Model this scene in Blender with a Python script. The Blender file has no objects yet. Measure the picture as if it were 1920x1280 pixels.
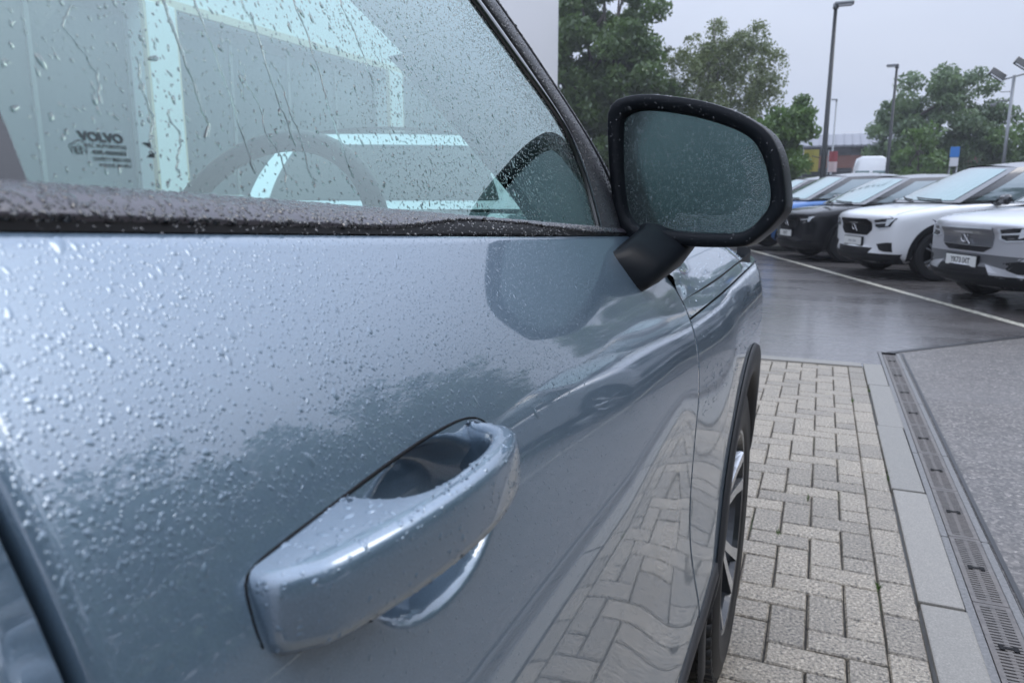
import bpy, bmesh, math, random
import numpy as np
from mathutils import Vector, Matrix
from mathutils.bvhtree import BVHTree
random.seed(7)
RNG = np.random.default_rng(11)
R = math.radians
scene = bpy.context.scene
COL = scene.collection

# ------------------------------------------------------------------ camera
cam_d = bpy.data.cameras.new('camera')
cam = bpy.data.objects.new('camera', cam_d)
COL.objects.link(cam)
cam.location = (0, 0, 1.18)
cam.rotation_euler = (R(90 - 11.2), 0, R(22.5))
cam_d.lens = 26.0
cam_d.sensor_width = 36.0
cam_d.clip_start = 0.01
cam_d.clip_end = 3000
cam_d.dof.use_dof = True
cam_d.dof.focus_distance = 0.70
cam_d.dof.aperture_fstop = 15.0
scene.camera = cam

# ------------------------------------------------------------------ sky, sun, exposure
SUN_EL, SUN_AZ = 52.0, 60.0
world = bpy.data.worlds.new('World')
scene.world = world
world.use_nodes = True
wn, wl = world.node_tree.nodes, world.node_tree.links
wn.clear()
wo = wn.new('ShaderNodeOutputWorld')
wb = wn.new('ShaderNodeBackground')
sky = wn.new('ShaderNodeTexSky')
sky.sky_type = 'NISHITA'
sky.sun_disc = False
sky.sun_elevation = R(SUN_EL)
sky.sun_rotation = R(SUN_AZ)
sky.air_density = 1.0
sky.dust_density = 4.0
tc = wn.new('ShaderNodeTexCoord')
mp = wn.new('ShaderNodeMapping')
mp.inputs['Scale'].default_value = (1.0, 1.0, 2.6)
cn = wn.new('ShaderNodeTexNoise')
cn.inputs['Scale'].default_value = 1.5
cn.inputs['Detail'].default_value = 4.0
cr = wn.new('ShaderNodeValToRGB')
cr.color_ramp.elements[0].position = 0.3
cr.color_ramp.elements[0].color = (5.2, 6.0, 7.8, 1)
cr.color_ramp.elements[1].position = 0.72
cr.color_ramp.elements[1].color = (6.5, 7.15, 8.65, 1)
mx = wn.new('ShaderNodeMix')
mx.data_type = 'RGBA'
mx.inputs[0].default_value = 0.92
wl.new(tc.outputs['Generated'], mp.inputs['Vector'])
wl.new(mp.outputs['Vector'], cn.inputs['Vector'])
wl.new(cn.outputs['Fac'], cr.inputs['Fac'])
wl.new(sky.outputs['Color'], mx.inputs[6])
wl.new(cr.outputs['Color'], mx.inputs[7])
# overcast sky: the cloud layer brightens from the horizon to the zenith
sep = wn.new('ShaderNodeSeparateXYZ')
wl.new(tc.outputs['Generated'], sep.inputs[0])
mr = wn.new('ShaderNodeMapRange')
mr.interpolation_type = 'SMOOTHSTEP'
mr.inputs['From Min'].default_value = 0.10
mr.inputs['From Max'].default_value = 0.85
mr.inputs['To Min'].default_value = 1.0
mr.inputs['To Max'].default_value = 2.9
wl.new(sep.outputs['Z'], mr.inputs['Value'])
vm = wn.new('ShaderNodeVectorMath')
vm.operation = 'SCALE'
wl.new(mx.outputs[2], vm.inputs[0])
wl.new(mr.outputs['Result'], vm.inputs['Scale'])
wl.new(vm.outputs[0], wb.inputs['Color'])
wb.inputs['Strength'].default_value = 0.1
wl.new(wb.outputs['Background'], wo.inputs['Surface'])

sun_d = bpy.data.lights.new('sun', 'SUN')
sun_d.energy = 0.6
sun_d.angle = R(25)
sun_d.color = (1.0, 0.97, 0.93)
sun = bpy.data.objects.new('sun', sun_d)
COL.objects.link(sun)
sun.rotation_euler = (R(90 - SUN_EL), 0, R(-SUN_AZ + 180))

vs = scene.view_settings
vs.view_transform = 'Standard'
vs.look = 'None'
vs.exposure = 0.0
vs.gamma = 1.0
scene.render.engine = 'CYCLES'
scene.cycles.use_denoising = True
scene.cycles.max_bounces = 10
scene.cycles.transparent_max_bounces = 16
scene.cycles.caustics_reflective = False
scene.cycles.caustics_refractive = False
scene.cycles.sample_clamp_indirect = 6.0


# ------------------------------------------------------------------ helpers
def smooth(a, b, x):
    t = np.clip((np.asarray(x, float) - a) / (b - a), 0, 1)
    return t * t * (3 - 2 * t)


def spline(xs, ys):
    xs = np.array(xs, float); ys = np.array(ys, float)
    n = len(xs); h = np.diff(xs)
    A = np.zeros((n, n)); b = np.zeros(n)
    A[0, 0] = A[-1, -1] = 1
    for i in range(1, n - 1):
        A[i, i - 1] = h[i - 1]; A[i, i] = 2 * (h[i - 1] + h[i]); A[i, i + 1] = h[i]
        b[i] = 6 * ((ys[i + 1] - ys[i]) / h[i] - (ys[i] - ys[i - 1]) / h[i - 1])
    m = np.linalg.solve(A, b)
    def f(x):
        x = np.clip(np.asarray(x, float), xs[0], xs[-1])
        i = np.clip(np.searchsorted(xs, x) - 1, 0, n - 2)
        d0 = x - xs[i]; d1 = xs[i + 1] - x; hh = h[i]
        return (m[i] * d1 ** 3 + m[i + 1] * d0 ** 3) / (6 * hh) + (ys[i] / hh - m[i] * hh / 6) * d1 + (ys[i + 1] / hh - m[i + 1] * hh / 6) * d0
    return f


def tag(o, label=None, cat=None, group=None, kind=None):
    if label: o['label'] = label
    if cat: o['category'] = cat
    if group: o['group'] = group
    if kind: o['kind'] = kind
    return o


def empty(name, loc, rz=0.0):
    o = bpy.data.objects.new(name, None)
    o.empty_display_size = 0.2
    COL.objects.link(o)
    o.location = loc
    o.rotation_euler = (0, 0, rz)
    return o


def link_mesh(name, me, parent=None, loc=None):
    o = bpy.data.objects.new(name, me)
    COL.objects.link(o)
    if parent: o.parent = parent
    if loc is not None: o.location = loc
    return o


def mesh(name, verts, faces, mat, parent=None, shade=True, org=None):
    """verts in the frame of the top-level thing; org is subtracted (its place in the world)"""
    v = np.asarray(verts, float).reshape(-1, 3)
    if org is not None: v = v - np.asarray(org, float)
    me = bpy.data.meshes.new(name)
    me.from_pydata(v.tolist(), [], [tuple(f) for f in faces])
    for m in (mat if isinstance(mat, (list, tuple)) else [mat]):
        me.materials.append(m)
    me.polygons.foreach_set('use_smooth', [shade] * len(me.polygons))
    me.update()
    return link_mesh(name, me, parent)


def grid_faces(nu, nv, closed_u=False, off=0, flip=False):
    f = []
    for i in range(nu if closed_u else nu - 1):
        for j in range(nv - 1):
            a = off + i * nv + j; b = off + ((i + 1) % nu) * nv + j
            q = (a, b, b + 1, a + 1)
            f.append(q[::-1] if flip else q)
    return f


class MB:
    def __init__(self):
        self.v = []; self.f = []; self.m = []
    def add(self, v, f, mi=0):
        o = len(self.v)
        self.v += [tuple(p) for p in np.asarray(v, float).reshape(-1, 3)]
        self.f += [tuple(i + o for i in q) for q in f]
        self.m += [mi] * len(f)
        return self
    def box(self, c, s, rz=0.0, mi=0, M=None, ch=0.0):
        x, y, z = s[0] / 2, s[1] / 2, s[2] / 2
        if ch > 0:
            b = bmesh.new()
            bmesh.ops.create_cube(b, size=1)
            for q in b.verts: q.co = Vector((q.co.x * s[0], q.co.y * s[1], q.co.z * s[2]))
            bmesh.ops.bevel(b, geom=list(b.edges), offset=ch, segments=2, affect='EDGES', profile=0.6)
            b.verts.index_update()
            p = np.array([q.co[:] for q in b.verts])
            f = [tuple(q.index for q in fc.verts) for fc in b.faces]
            b.free()
        else:
            p = np.array([(-x, -y, -z), (x, -y, -z), (x, y, -z), (-x, y, -z), (-x, -y, z), (x, -y, z), (x, y, z), (-x, y, z)])
            f = [(3, 2, 1, 0), (4, 5, 6, 7), (0, 1, 5, 4), (1, 2, 6, 5), (2, 3, 7, 6), (3, 0, 4, 7)]
        if rz:
            cz, sz = math.cos(rz), math.sin(rz)
            p = np.stack([p[:, 0] * cz - p[:, 1] * sz, p[:, 0] * sz + p[:, 1] * cz, p[:, 2]], 1)
        if M is not None:
            p = np.array([(M @ Vector(q))[:] for q in p])
        return self.add(p + np.array(c), f, mi)
    def tube(self, pts, rad, n=8, mi=0, caps=True, closed=False, flat=None):
        pts = [Vector(p) for p in pts]; k = len(pts)
        rad = rad if hasattr(rad, '__len__') else [rad] * k
        vs_ = []; prev = None
        for i, p in enumerate(pts):
            if closed: t = pts[(i + 1) % k] - pts[i - 1]
            else: t = pts[min(i + 1, k - 1)] - pts[max(i - 1, 0)]
            t.normalize()
            if prev is None:
                a = t.cross(Vector((0, 0, 1)))
                if a.length < 1e-3: a = t.cross(Vector((1, 0, 0)))
            else:
                a = prev - t * prev.dot(t)
            a.normalize(); prev = a
            b = t.cross(a)
            for j in range(n):
                th = 2 * math.pi * j / n
                vs_.append(p + (a * math.cos(th) + b * math.sin(th)) * rad[i])
        f = []
        for i in range(k if closed else k - 1):
            for j in range(n):
                i2 = (i + 1) % k
                f.append((i * n + j, i * n + (j + 1) % n, i2 * n + (j + 1) % n, i2 * n + j))
        if caps and not closed:
            f.append(tuple(range(n))[::-1]); f.append(tuple((k - 1) * n + j for j in range(n)))
        return self.add([v[:] for v in vs_], f, mi)
    def lathe(self, prof, c, axis='X', n=40, mi=0):
        """prof: (radius, offset along axis)"""
        v = []
        for j in range(n):
            a = 2 * math.pi * j / n
            for r, o in prof:
                if axis == 'X': v.append((c[0] + o, c[1] + r * math.cos(a), c[2] + r * math.sin(a)))
                elif axis == 'Y': v.append((c[0] + r * math.cos(a), c[1] + o, c[2] + r * math.sin(a)))
                else: v.append((c[0] + r * math.cos(a), c[1] + r * math.sin(a), c[2] + o))
        return self.add(v, grid_faces(n, len(prof), True), mi)
    def build(self, name, mat, parent=None, shade=False, org=None):
        o = mesh(name, self.v, self.f, mat, parent, shade, org)
        if any(self.m): o.data.polygons.foreach_set('material_index', self.m)
        return o


def fix_normals(o):
    b = bmesh.new(); b.from_mesh(o.data)
    bmesh.ops.recalc_face_normals(b, faces=b.faces[:])
    b.to_mesh(o.data); b.free()
    return o


def orient(o, ref=(1, 0, .4)):
    n = np.empty(len(o.data.polygons) * 3, np.float32); o.data.polygons.foreach_get('normal', n)
    a = np.empty(len(o.data.polygons), np.float32); o.data.polygons.foreach_get('area', a)
    if (n.reshape(-1, 3) * a[:, None] @ np.array(ref)).sum() < 0: o.data.flip_normals()
    return o


def resample(pts, n, closed=False, sm=True):
    P = np.array(pts, float)
    if closed: P = np.vstack([P, P[:1]])
    if sm:   # catmull-rom
        out = []
        k = len(P)
        for i in range(k - 1):
            p0 = P[i - 1] if i > 0 else (P[k - 2] if closed else P[0])
            p3 = P[i + 2] if i + 2 < k else (P[1] if closed else P[-1])
            p1, p2 = P[i], P[i + 1]
            for t in np.linspace(0, 1, 12, endpoint=False):
                out.append(0.5 * (2 * p1 + (p2 - p0) * t + (2 * p0 - 5 * p1 + 4 * p2 - p3) * t * t + (3 * p1 - p0 - 3 * p2 + p3) * t ** 3))
        out.append(P[-1]); P = np.array(out)
    d = np.r_[0, np.cumsum(np.linalg.norm(np.diff(P, axis=0), axis=1))]
    s = np.linspace(0, d[-1], n + 1 if closed else n)
    if closed: s = s[:-1]
    return np.stack([np.interp(s, d, P[:, i]) for i in range(P.shape[1])], 1)


# ------------------------------------------------------------------ materials
class NT:
    def __init__(self, name):
        self.mat = bpy.data.materials.new(name)
        self.mat.use_nodes = True
        self.t = self.mat.node_tree
        self.t.nodes.clear()
        self.out = self.n('ShaderNodeOutputMaterial')
    def n(self, kind, **kw):
        nd = self.t.nodes.new(kind)
        for k, v in kw.items():
            if hasattr(nd, k): setattr(nd, k, v)
            else: nd.inputs[k.replace('_', ' ')].default_value = v
        return nd
    def l(self, a, b): self.t.links.new(a, b)
    def surf(self, s): self.l(s, self.out.inputs['Surface'])
    def coord(self, kind='Object', scale=(1, 1, 1)):
        c = self.n('ShaderNodeTexCoord'); m = self.n('ShaderNodeMapping')
        m.inputs['Scale'].default_value = scale
        self.l(c.outputs[kind], m.inputs['Vector'])
        return m.outputs['Vector']
    def noise(self, vec, scale, detail=3.0, rough=0.5, dist=0.0):
        n = self.n('ShaderNodeTexNoise')
        n.inputs['Scale'].default_value = scale; n.inputs['Detail'].default_value = detail
        n.inputs['Roughness'].default_value = rough; n.inputs['Distortion'].default_value = dist
        self.l(vec, n.inputs['Vector'])
        return n.outputs['Fac']
    def ramp(self, fac, stops):
        r = self.n('ShaderNodeValToRGB')
        e = r.color_ramp.elements
        while len(e) < len(stops): e.new(0.5)
        for i, (p, c) in enumerate(stops):
            e[i].position = p
            e[i].color = (c, c, c, 1) if not hasattr(c, '__len__') else (*c, 1)
        self.l(fac, r.inputs['Fac'])
        return r.outputs['Color']
    def mix(self, fac, a, b, blend='MIX'):
        m = self.n('ShaderNodeMix'); m.data_type = 'RGBA'; m.blend_type = blend
        for s, v in ((m.inputs[0], fac), (m.inputs[6], a), (m.inputs[7], b)):
            if hasattr(v, 'is_linked') or hasattr(v, 'links'): self.l(v, s)
            else: s.default_value = v if not hasattr(v, '__len__') else (*v, 1)
        return m.outputs[2]
    def bump(self, h, strength=0.3, dist=0.01, norm=None):
        b = self.n('ShaderNodeBump')
        b.inputs['Strength'].default_value = strength; b.inputs['Distance'].default_value = dist
        self.l(h, b.inputs['Height'])
        if norm is not None: self.l(norm, b.inputs['Normal'])
        return b.outputs['Normal']
    def bsdf(self, **kw):
        p = self.n('ShaderNodeBsdfPrincipled')
        for k, v in kw.items():
            s = p.inputs[k.replace('_', ' ')]
            if hasattr(v, 'links'): self.l(v, s)
            elif hasattr(v, '__len__') and len(v) == 3: s.default_value = (*v, 1)
            else: s.default_value = v
        self.surf(p.outputs['BSDF'])
        return p


def simple(name, col, rough=0.5, metal=0.0, **kw):
    t = NT(name); t.bsdf(Base_Color=col, Roughness=rough, Metallic=metal, **kw)
    return t.mat


def paint_mat(name, col, metal=0.5, rough=0.34, coat_ior=1.8, spec=0.5, coat_rough=0.02):
    t = NT(name)
    v = t.coord('Object')
    f = t.noise(v, 1400.0, 1.0)
    c = t.mix(t.ramp(f, [(0.35, 0.85), (0.65, 1.15)]), (0, 0, 0), col, 'MULTIPLY')
    c2 = t.mix(1.0, col, t.ramp(f, [(0.35, 0.86), (0.65, 1.0)]), 'MULTIPLY')
    t.bsdf(Base_Color=c2, Metallic=metal, Roughness=rough, Coat_Weight=1.0, Coat_Roughness=coat_rough, Coat_IOR=coat_ior, Specular_IOR_Level=spec)
    return t.mat


def plastic_mat(name, col, rough=0.4, grain=900.0, bs=0.15, spec=0.25):
    t = NT(name)
    v = t.coord('Object')
    nrm = t.bump(t.noise(v, grain, 2.0), bs, 0.0006)
    t.bsdf(Base_Color=col, Roughness=rough, Normal=nrm, Specular_IOR_Level=spec)
    return t.mat


def facing_fresnel(t, f0, power):
    lw = t.n('ShaderNodeLayerWeight'); lw.inputs['Blend'].default_value = 0.5
    pw = t.n('ShaderNodeMath'); pw.operation = 'POWER'; pw.inputs[1].default_value = power
    t.l(lw.outputs['Facing'], pw.inputs[0])
    ma = t.n('ShaderNodeMath'); ma.operation = 'MULTIPLY_ADD'; ma.inputs[1].default_value = 1 - f0; ma.inputs[2].default_value = f0
    t.l(pw.outputs[0], ma.inputs[0])
    return ma.outputs[0]


def water_mat(name, refract=False):
    t = NT(name)
    fac = facing_fresnel(t, .05, 4.0)
    g = t.n('ShaderNodeBsdfGlossy'); g.inputs['Roughness'].default_value = 0.02
    if refract:
        b = t.n('ShaderNodeBsdfRefraction'); b.inputs['IOR'].default_value = 1.25
        b.inputs['Roughness'].default_value = 0.0
        b.inputs['Color'].default_value = (0.97, 1, 0.99, 1)
    else:
        b = t.n('ShaderNodeBsdfTransparent'); b.inputs['Color'].default_value = (0.95, 0.965, 0.98, 1)
    m = t.n('ShaderNodeMixShader')
    t.l(fac, m.inputs['Fac']); t.l(b.outputs[0], m.inputs[1]); t.l(g.outputs[0], m.inputs[2])
    t.surf(m.outputs[0])
    return t.mat


def pane_mat(name, tint, f0=.08, power=3.5, rough=0.0):
    t = NT(name)
    fac = facing_fresnel(t, f0, power)
    g = t.n('ShaderNodeBsdfGlossy'); g.inputs['Roughness'].default_value = rough
    g.inputs['Color'].default_value = (0.85, 1.0, 0.965, 1)
    b = t.n('ShaderNodeBsdfTransparent'); b.inputs['Color'].default_value = (*tint, 1)
    m = t.n('ShaderNodeMixShader')
    t.l(fac, m.inputs['Fac']); t.l(b.outputs[0], m.inputs[1]); t.l(g.outputs[0], m.inputs[2])
    t.surf(m.outputs[0])
    return t.mat


M = {}
M['paint'] = paint_mat('blue_grey_paint', (0.158, 0.232, 0.305), 0.5, 0.36, 2.15, coat_rough=0.035)
M['rain_paint'] = paint_mat('rain_on_paint', (0.158, 0.232, 0.305), 0.5, 0.3, 1.9, coat_rough=0.04)
M['rain_trim'] = simple('rain_on_trim', (0.03, 0.03, 0.034), .04, 0, Coat_Weight=.5)
M['black_plastic'] = plastic_mat('black_plastic', (0.009, 0.011, 0.014), 0.38, spec=.14)
M['black_gloss'] = simple('black_gloss', (0.012, 0.013, 0.015), 0.12, 0.0, Coat_Weight=1.0)
M['rubber'] = plastic_mat('black_rubber', (0.008, 0.008, 0.009), 0.6, 500.0, spec=.15)
M['trim'] = plastic_mat('satin_trim', (0.060, 0.053, 0.066), 0.28, 700.0, 0.2, spec=1.0)
M['cladding'] = plastic_mat('grey_cladding', (0.035, 0.035, 0.037), 0.5, 1200.0, 0.3)
M['dark'] = simple('dark_void', (0.006, 0.006, 0.007), 0.9)
M['tyre'] = plastic_mat('tyre_rubber', (0.018, 0.018, 0.019), 0.5, 260.0, 0.3)
M['alloy'] = simple('machined_alloy', (0.62, 0.63, 0.65), 0.22, 0.9)
M['alloy_dark'] = simple('dark_alloy', (0.03, 0.032, 0.036), 0.3, 0.5, Coat_Weight=0.6)
M['interior'] = plastic_mat('interior_plastic', (0.05, 0.055, 0.06), 0.6, 400.0)
M['pillar_cloth'] = plastic_mat('pillar_trim_cloth', (0.30, 0.32, 0.33), 0.8, 900.0)
M['leather'] = plastic_mat('steering_leather', (0.022, 0.024, 0.026), 0.45, 600.0)
M['side_glass'] = pane_mat('side_glass', (0.70, 0.97, 0.90), .14, 2.5)
M['screen_glass'] = pane_mat('windscreen_glass', (0.84, 0.98, 0.93), .05, 5)
M['water'] = water_mat('rain_water')
M['water_glass'] = water_mat('rain_water_on_glass', True)
M['print'] = simple('glass_print', (0.075, 0.092, 0.098), 0.8, Specular_IOR_Level=.1)
M['chrome'] = simple('chrome', (0.75, 0.76, 0.78), 0.12, 1.0)

t = NT('mirror_glass')
v = t.coord('Object')
n1 = t.noise(v, 9.0, 4.0)
t.bsdf(Base_Color=t.mix(t.ramp(n1, [(0.3, 0.0), (0.7, 1.0)]), (0.165, 0.215, 0.220), (0.195, 0.245, 0.248)), Metallic=1.0,
       Roughness=0.16)
M['mirror'] = t.mat

# wet asphalt
def asphalt_mat(name, base, wet):
    t = NT(name)
    v = t.coord('Object')
    fine = t.n('ShaderNodeTexVoronoi'); fine.inputs['Scale'].default_value = 85.0
    t.l(v, fine.inputs['Vector'])
    nz = t.noise(v, 210.0, 3.0)
    big = t.noise(v, 0.55, 5.0, 0.6)
    vs_ = t.coord('Object', (0.35, 1.6, 1))
    streak = t.noise(vs_, 1.1, 4.0, 0.6, 0.4)
    stone = t.ramp(fine.outputs['Color'], [(0.2, 0.45), (0.70, 1.5), (0.88, 2.6), (0.97, 4.2)])
    c = t.mix(1.0, base, stone, 'MULTIPLY')
    c = t.mix(t.ramp(big, [(0.35, 0.0), (0.7, 0.6)]), c, [q * 1.35 for q in base])
    rough = t.ramp(streak, [(0.30, wet[0]), (0.52, wet[1]), (0.62, wet[2])])
    h = t.mix(0.5, fine.outputs['Distance'], nz)
    nrm = t.bump(h, wet[3], 0.006)
    t.bsdf(Base_Color=c, Roughness=rough, Normal=nrm, Specular_IOR_Level=0.5, Coat_Weight=wet[4], Coat_Roughness=wet[5])
    return t.mat


M['asphalt'] = asphalt_mat('wet_asphalt', (0.080, 0.073, 0.070), (0.18, 0.30, 0.46, 0.32, 0.7, 0.16))

M['asphalt_near'] = asphalt_mat('coarse_asphalt', (0.104, 0.093, 0.083), (0.34, 0.42, 0.52, 0.24, 0.20, 0.22))

t = NT('concrete_paver')
v = t.coord('Object')
oi = t.n('ShaderNodeObjectInfo')
ad = t.n('ShaderNodeVectorMath'); ad.operation = 'ADD'
sc = t.n('ShaderNodeVectorMath'); sc.operation = 'SCALE'; sc.inputs['Scale'].default_value = 31.0
cmb = t.n('ShaderNodeCombineXYZ')
t.l(oi.outputs['Random'], cmb.inputs[0]); t.l(oi.outputs['Random'], cmb.inputs[1])
t.l(cmb.outputs[0], sc.inputs[0]); t.l(v, ad.inputs[0]); t.l(sc.outputs[0], ad.inputs[1])
vv = ad.outputs[0]
a1 = t.noise(vv, 115.0, 3.0, 0.62)
a2 = t.noise(vv, 420.0, 2.0)
a3 = t.noise(vv, 14.0, 4.0)
c = t.ramp(a1, [(0.35, (0.055, 0.047, 0.037)), (0.44, (0.280, 0.240, 0.186)), (0.56, (0.420, 0.366, 0.288)), (0.67, (0.68, 0.605, 0.495))])
c = t.mix(t.ramp(a2, [(0.34, 0.85), (0.5, 0.0)]), c, (0.06, 0.057, 0.052))
c = t.mix(t.ramp(a3, [(0.4, 0.0), (0.75, 0.35)]), c, (0.17, 0.158, 0.135))
c = t.mix(1.0, c, t.ramp(oi.outputs['Random'], [(0.0, (0.74, 0.735, 0.72)), (0.35, (0.95, 0.94, 0.92)), (1.0, (1.10, 1.08, 1.04))]), 'MULTIPLY')
t.bsdf(Base_Color=c, Roughness=0.5, Normal=t.bump(a1, 0.5, 0.004), Coat_Weight=0.25, Coat_Roughness=0.3)
M['paver'] = t.mat

t = NT('joint_sand')
v = t.coord('Object')
a1 = t.noise(v, 60.0, 4.0)
a2 = t.noise(v, 2.5, 3.0)
c = t.ramp(a1, [(0.3, (0.03, 0.028, 0.025)), (0.7, (0.09, 0.083, 0.07))])
c = t.mix(t.ramp(a2, [(0.58, 0.0), (0.7, 0.55)]), c, (0.05, 0.09, 0.025))
t.bsdf(Base_Color=c, Roughness=0.8)
M['joint'] = t.mat

t = NT('granite_kerb')
v = t.coord('Object')
oi = t.n('ShaderNodeObjectInfo')
a1 = t.noise(v, 240.0, 3.0, 0.6)
a3 = t.noise(v, 7.0, 4.0)
c = t.ramp(a1, [(0.32, (0.175, 0.168, 0.152)), (0.6, (0.280, 0.266, 0.238)), (0.75, (0.40, 0.38, 0.345))])
c = t.mix(t.ramp(a3, [(0.35, 0.0), (0.75, 0.5)]), c, (0.225, 0.220, 0.200))
c = t.mix(1.0, c, t.ramp(oi.outputs['Random'], [(0, (.90, .88, .84)), (1, (1.10, 1.06, 1.01))]), 'MULTIPLY')
t.bsdf(Base_Color=c, Roughness=0.42, Normal=t.bump(a1, 0.2, 0.002), Coat_Weight=0.3, Coat_Roughness=0.2)
M['kerb'] = t.mat

t = NT('drain_iron')
v = t.coord('Object')
a1 = t.noise(v, 40.0, 5.0, 0.6)
a2 = t.noise(v, 5.0, 4.0)
c = t.ramp(a1, [(0.3, (0.105, 0.095, 0.088)), (0.7, (0.195, 0.176, 0.160))])
c = t.mix(t.ramp(a2, [(0.45, 0.0), (0.7, 0.5)]), c, (0.17, 0.145, 0.125))
t.bsdf(Base_Color=c, Roughness=0.4, Metallic=0.25, Normal=t.bump(a1, 0.2, 0.002))
M['iron'] = t.mat
t = NT('drain_frame_concrete')
v = t.coord('Object')
a1 = t.noise(v, 90.0, 5.0, 0.6)
c = t.ramp(a1, [(0.3, (0.11, 0.108, 0.105)), (0.7, (0.23, 0.223, 0.215))])
t.bsdf(Base_Color=c, Roughness=0.45, Normal=t.bump(a1, 0.3, 0.002))
M['frame'] = t.mat

t = NT('road_paint')
v = t.coord('Object')
a1 = t.noise(v, 25.0, 5.0, 0.7)
t.bsdf(Base_Color=t.ramp(a1, [(0.36, (0.10, 0.10, 0.09)), (0.5, (0.42, 0.40, 0.33)), (0.7, (0.58, 0.55, 0.46))]), Roughness=0.5)
M['road_paint'] = t.mat


def leaf_mat(name, dark, light):
    t = NT(name)
    v = t.coord('Object')
    a = t.noise(v, 0.9, 3.0)
    b = t.noise(v, 7.0, 1.0)
    c = t.mix(t.ramp(a, [(0.35, 0.0), (0.68, 1.0)]), dark, light)
    c = t.mix(t.ramp(b, [(0.3, 0.0), (0.7, 0.6)]), c, [0.5 * (p + q) for p, q in zip(dark, light)])
    d = t.n('ShaderNodeBsdfDiffuse'); tr = t.n('ShaderNodeBsdfTranslucent'); g = t.n('ShaderNodeBsdfGlossy')
    g.inputs['Roughness'].default_value = 0.35
    t.l(c, d.inputs['Color']); t.l(c, tr.inputs['Color'])
    m1 = t.n('ShaderNodeMixShader'); m1.inputs[0].default_value = 0.35
    t.l(d.outputs[0], m1.inputs[1]); t.l(tr.outputs[0], m1.inputs[2])
    m2 = t.n('ShaderNodeMixShader'); m2.inputs[0].default_value = 0.06
    t.l(m1.outputs[0], m2.inputs[1]); t.l(g.outputs[0], m2.inputs[2])
    t.surf(m2.outputs[0])
    return t.mat


M['leaf_dark'] = leaf_mat('leaf_dark', (0.052, 0.098, 0.026), (0.163, 0.267, 0.061))
M['leaf_birch'] = leaf_mat('leaf_birch', (0.092, 0.129, 0.041), (0.262, 0.315, 0.114))
M['leaf_bright'] = leaf_mat('leaf_bright', (0.061, 0.124, 0.028), (0.189, 0.311, 0.068))
M['leaf_oak'] = leaf_mat('leaf_oak', (0.079, 0.135, 0.060), (0.206, 0.299, 0.121))
t = NT('bark')
v = t.coord('Object', (1, 1, 0.3))
t.bsdf(Base_Color=t.ramp(t.noise(v, 14.0, 4.0), [(0.3, (0.04, 0.035, 0.03)), (0.7, (0.12, 0.105, 0.09))]), Roughness=0.9)
M['bark'] = t.mat
t = NT('birch_bark')
v = t.coord('Object', (0.5, 0.5, 2))
t.bsdf(Base_Color=t.ramp(t.noise(v, 5.0, 3.0), [(0.35, (0.06, 0.055, 0.05)), (0.48, (0.42, 0.40, 0.37))]), Roughness=0.8)
M['birch_bark'] = t.mat


# ------------------------------------------------------------------ rain droplets
def droplet_mesh(name, P, N, D, r, elong, mat, parent, org, h=0.42, seg=8, rings=(0.62, 1.0), seed=1):
    rng = np.random.default_rng(seed)
    P = np.asarray(P, float); N = np.asarray(N, float); D = np.asarray(D, float)
    n = len(P)
    N = N / np.linalg.norm(N, axis=1, keepdims=True)
    D = D - N * np.sum(D * N, 1, keepdims=True)
    D = D / np.maximum(np.linalg.norm(D, axis=1, keepdims=True), 1e-9)
    ang = rng.normal(0, 0.45, n)
    S = np.cross(N, D)
    D, S = D * np.cos(ang)[:, None] + S * np.sin(ang)[:, None], S * np.cos(ang)[:, None] - D * np.sin(ang)[:, None]
    th = np.arange(seg) * 2 * math.pi / seg
    p1 = rng.uniform(0, 6.28, n)[:, None]; p2 = rng.uniform(0, 6.28, n)[:, None]
    rad = 1 + 0.16 * np.sin(2 * th + p1) + 0.13 * np.sin(3 * th + p2)
    hh = h * r * rng.uniform(0.7, 1.15, n)
    allv = [P + N * hh[:, None]]
    for q in rings:
        z = (1 - q * q) ** 0.75
        a = np.cos(th)[None, :] * rad * q * (r * elong)[:, None]
        b = np.sin(th)[None, :] * rad * q * r[:, None]
        sag = 0.25 * (r * elong)[:, None] * (1 - q * q) if q < 1 else 0
        V = P[:, None] + D[:, None] * (a + sag)[:, :, None] + S[:, None] * b[:, :, None] + N[:, None] * ((z * hh)[:, None, None] - (0.00004 if q == 1 else 0))
        allv.append(V.reshape(n, seg, 3))
    k = len(rings)
    V = np.concatenate([allv[0][:, None]] + allv[1:], 1)
    nvp = 1 + seg * k
    tri = []
    for j in range(seg): tri.append((0, 1 + j, 1 + (j + 1) % seg))
    for q in range(k - 1):
        for j in range(seg):
            a = 1 + q * seg + j; b = 1 + q * seg + (j + 1) % seg
            tri += [(a, a + seg, b + seg), (a, b + seg, b)]
    tri = np.array(tri)
    F = (tri[None] + (np.arange(n) * nvp)[:, None, None]).reshape(-1, 3)
    V = V.reshape(-1, 3) - np.asarray(org)
    me = bpy.data.meshes.new(name)
    me.vertices.add(len(V)); me.vertices.foreach_set('co', V.astype(np.float32).ravel())
    me.loops.add(len(F) * 3); me.loops.foreach_set('vertex_index', F.astype(np.int32).ravel())
    me.polygons.add(len(F))
    me.polygons.foreach_set('loop_start', (np.arange(len(F)) * 3).astype(np.int32))
    me.polygons.foreach_set('loop_total', np.full(len(F), 3, np.int32))
    me.polygons.foreach_set('use_smooth', np.ones(len(F), bool))
    me.materials.append(mat)
    me.update(); me.validate()
    o = link_mesh(name, me, parent)
    o['kind'] = 'stuff'
    return o


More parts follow.
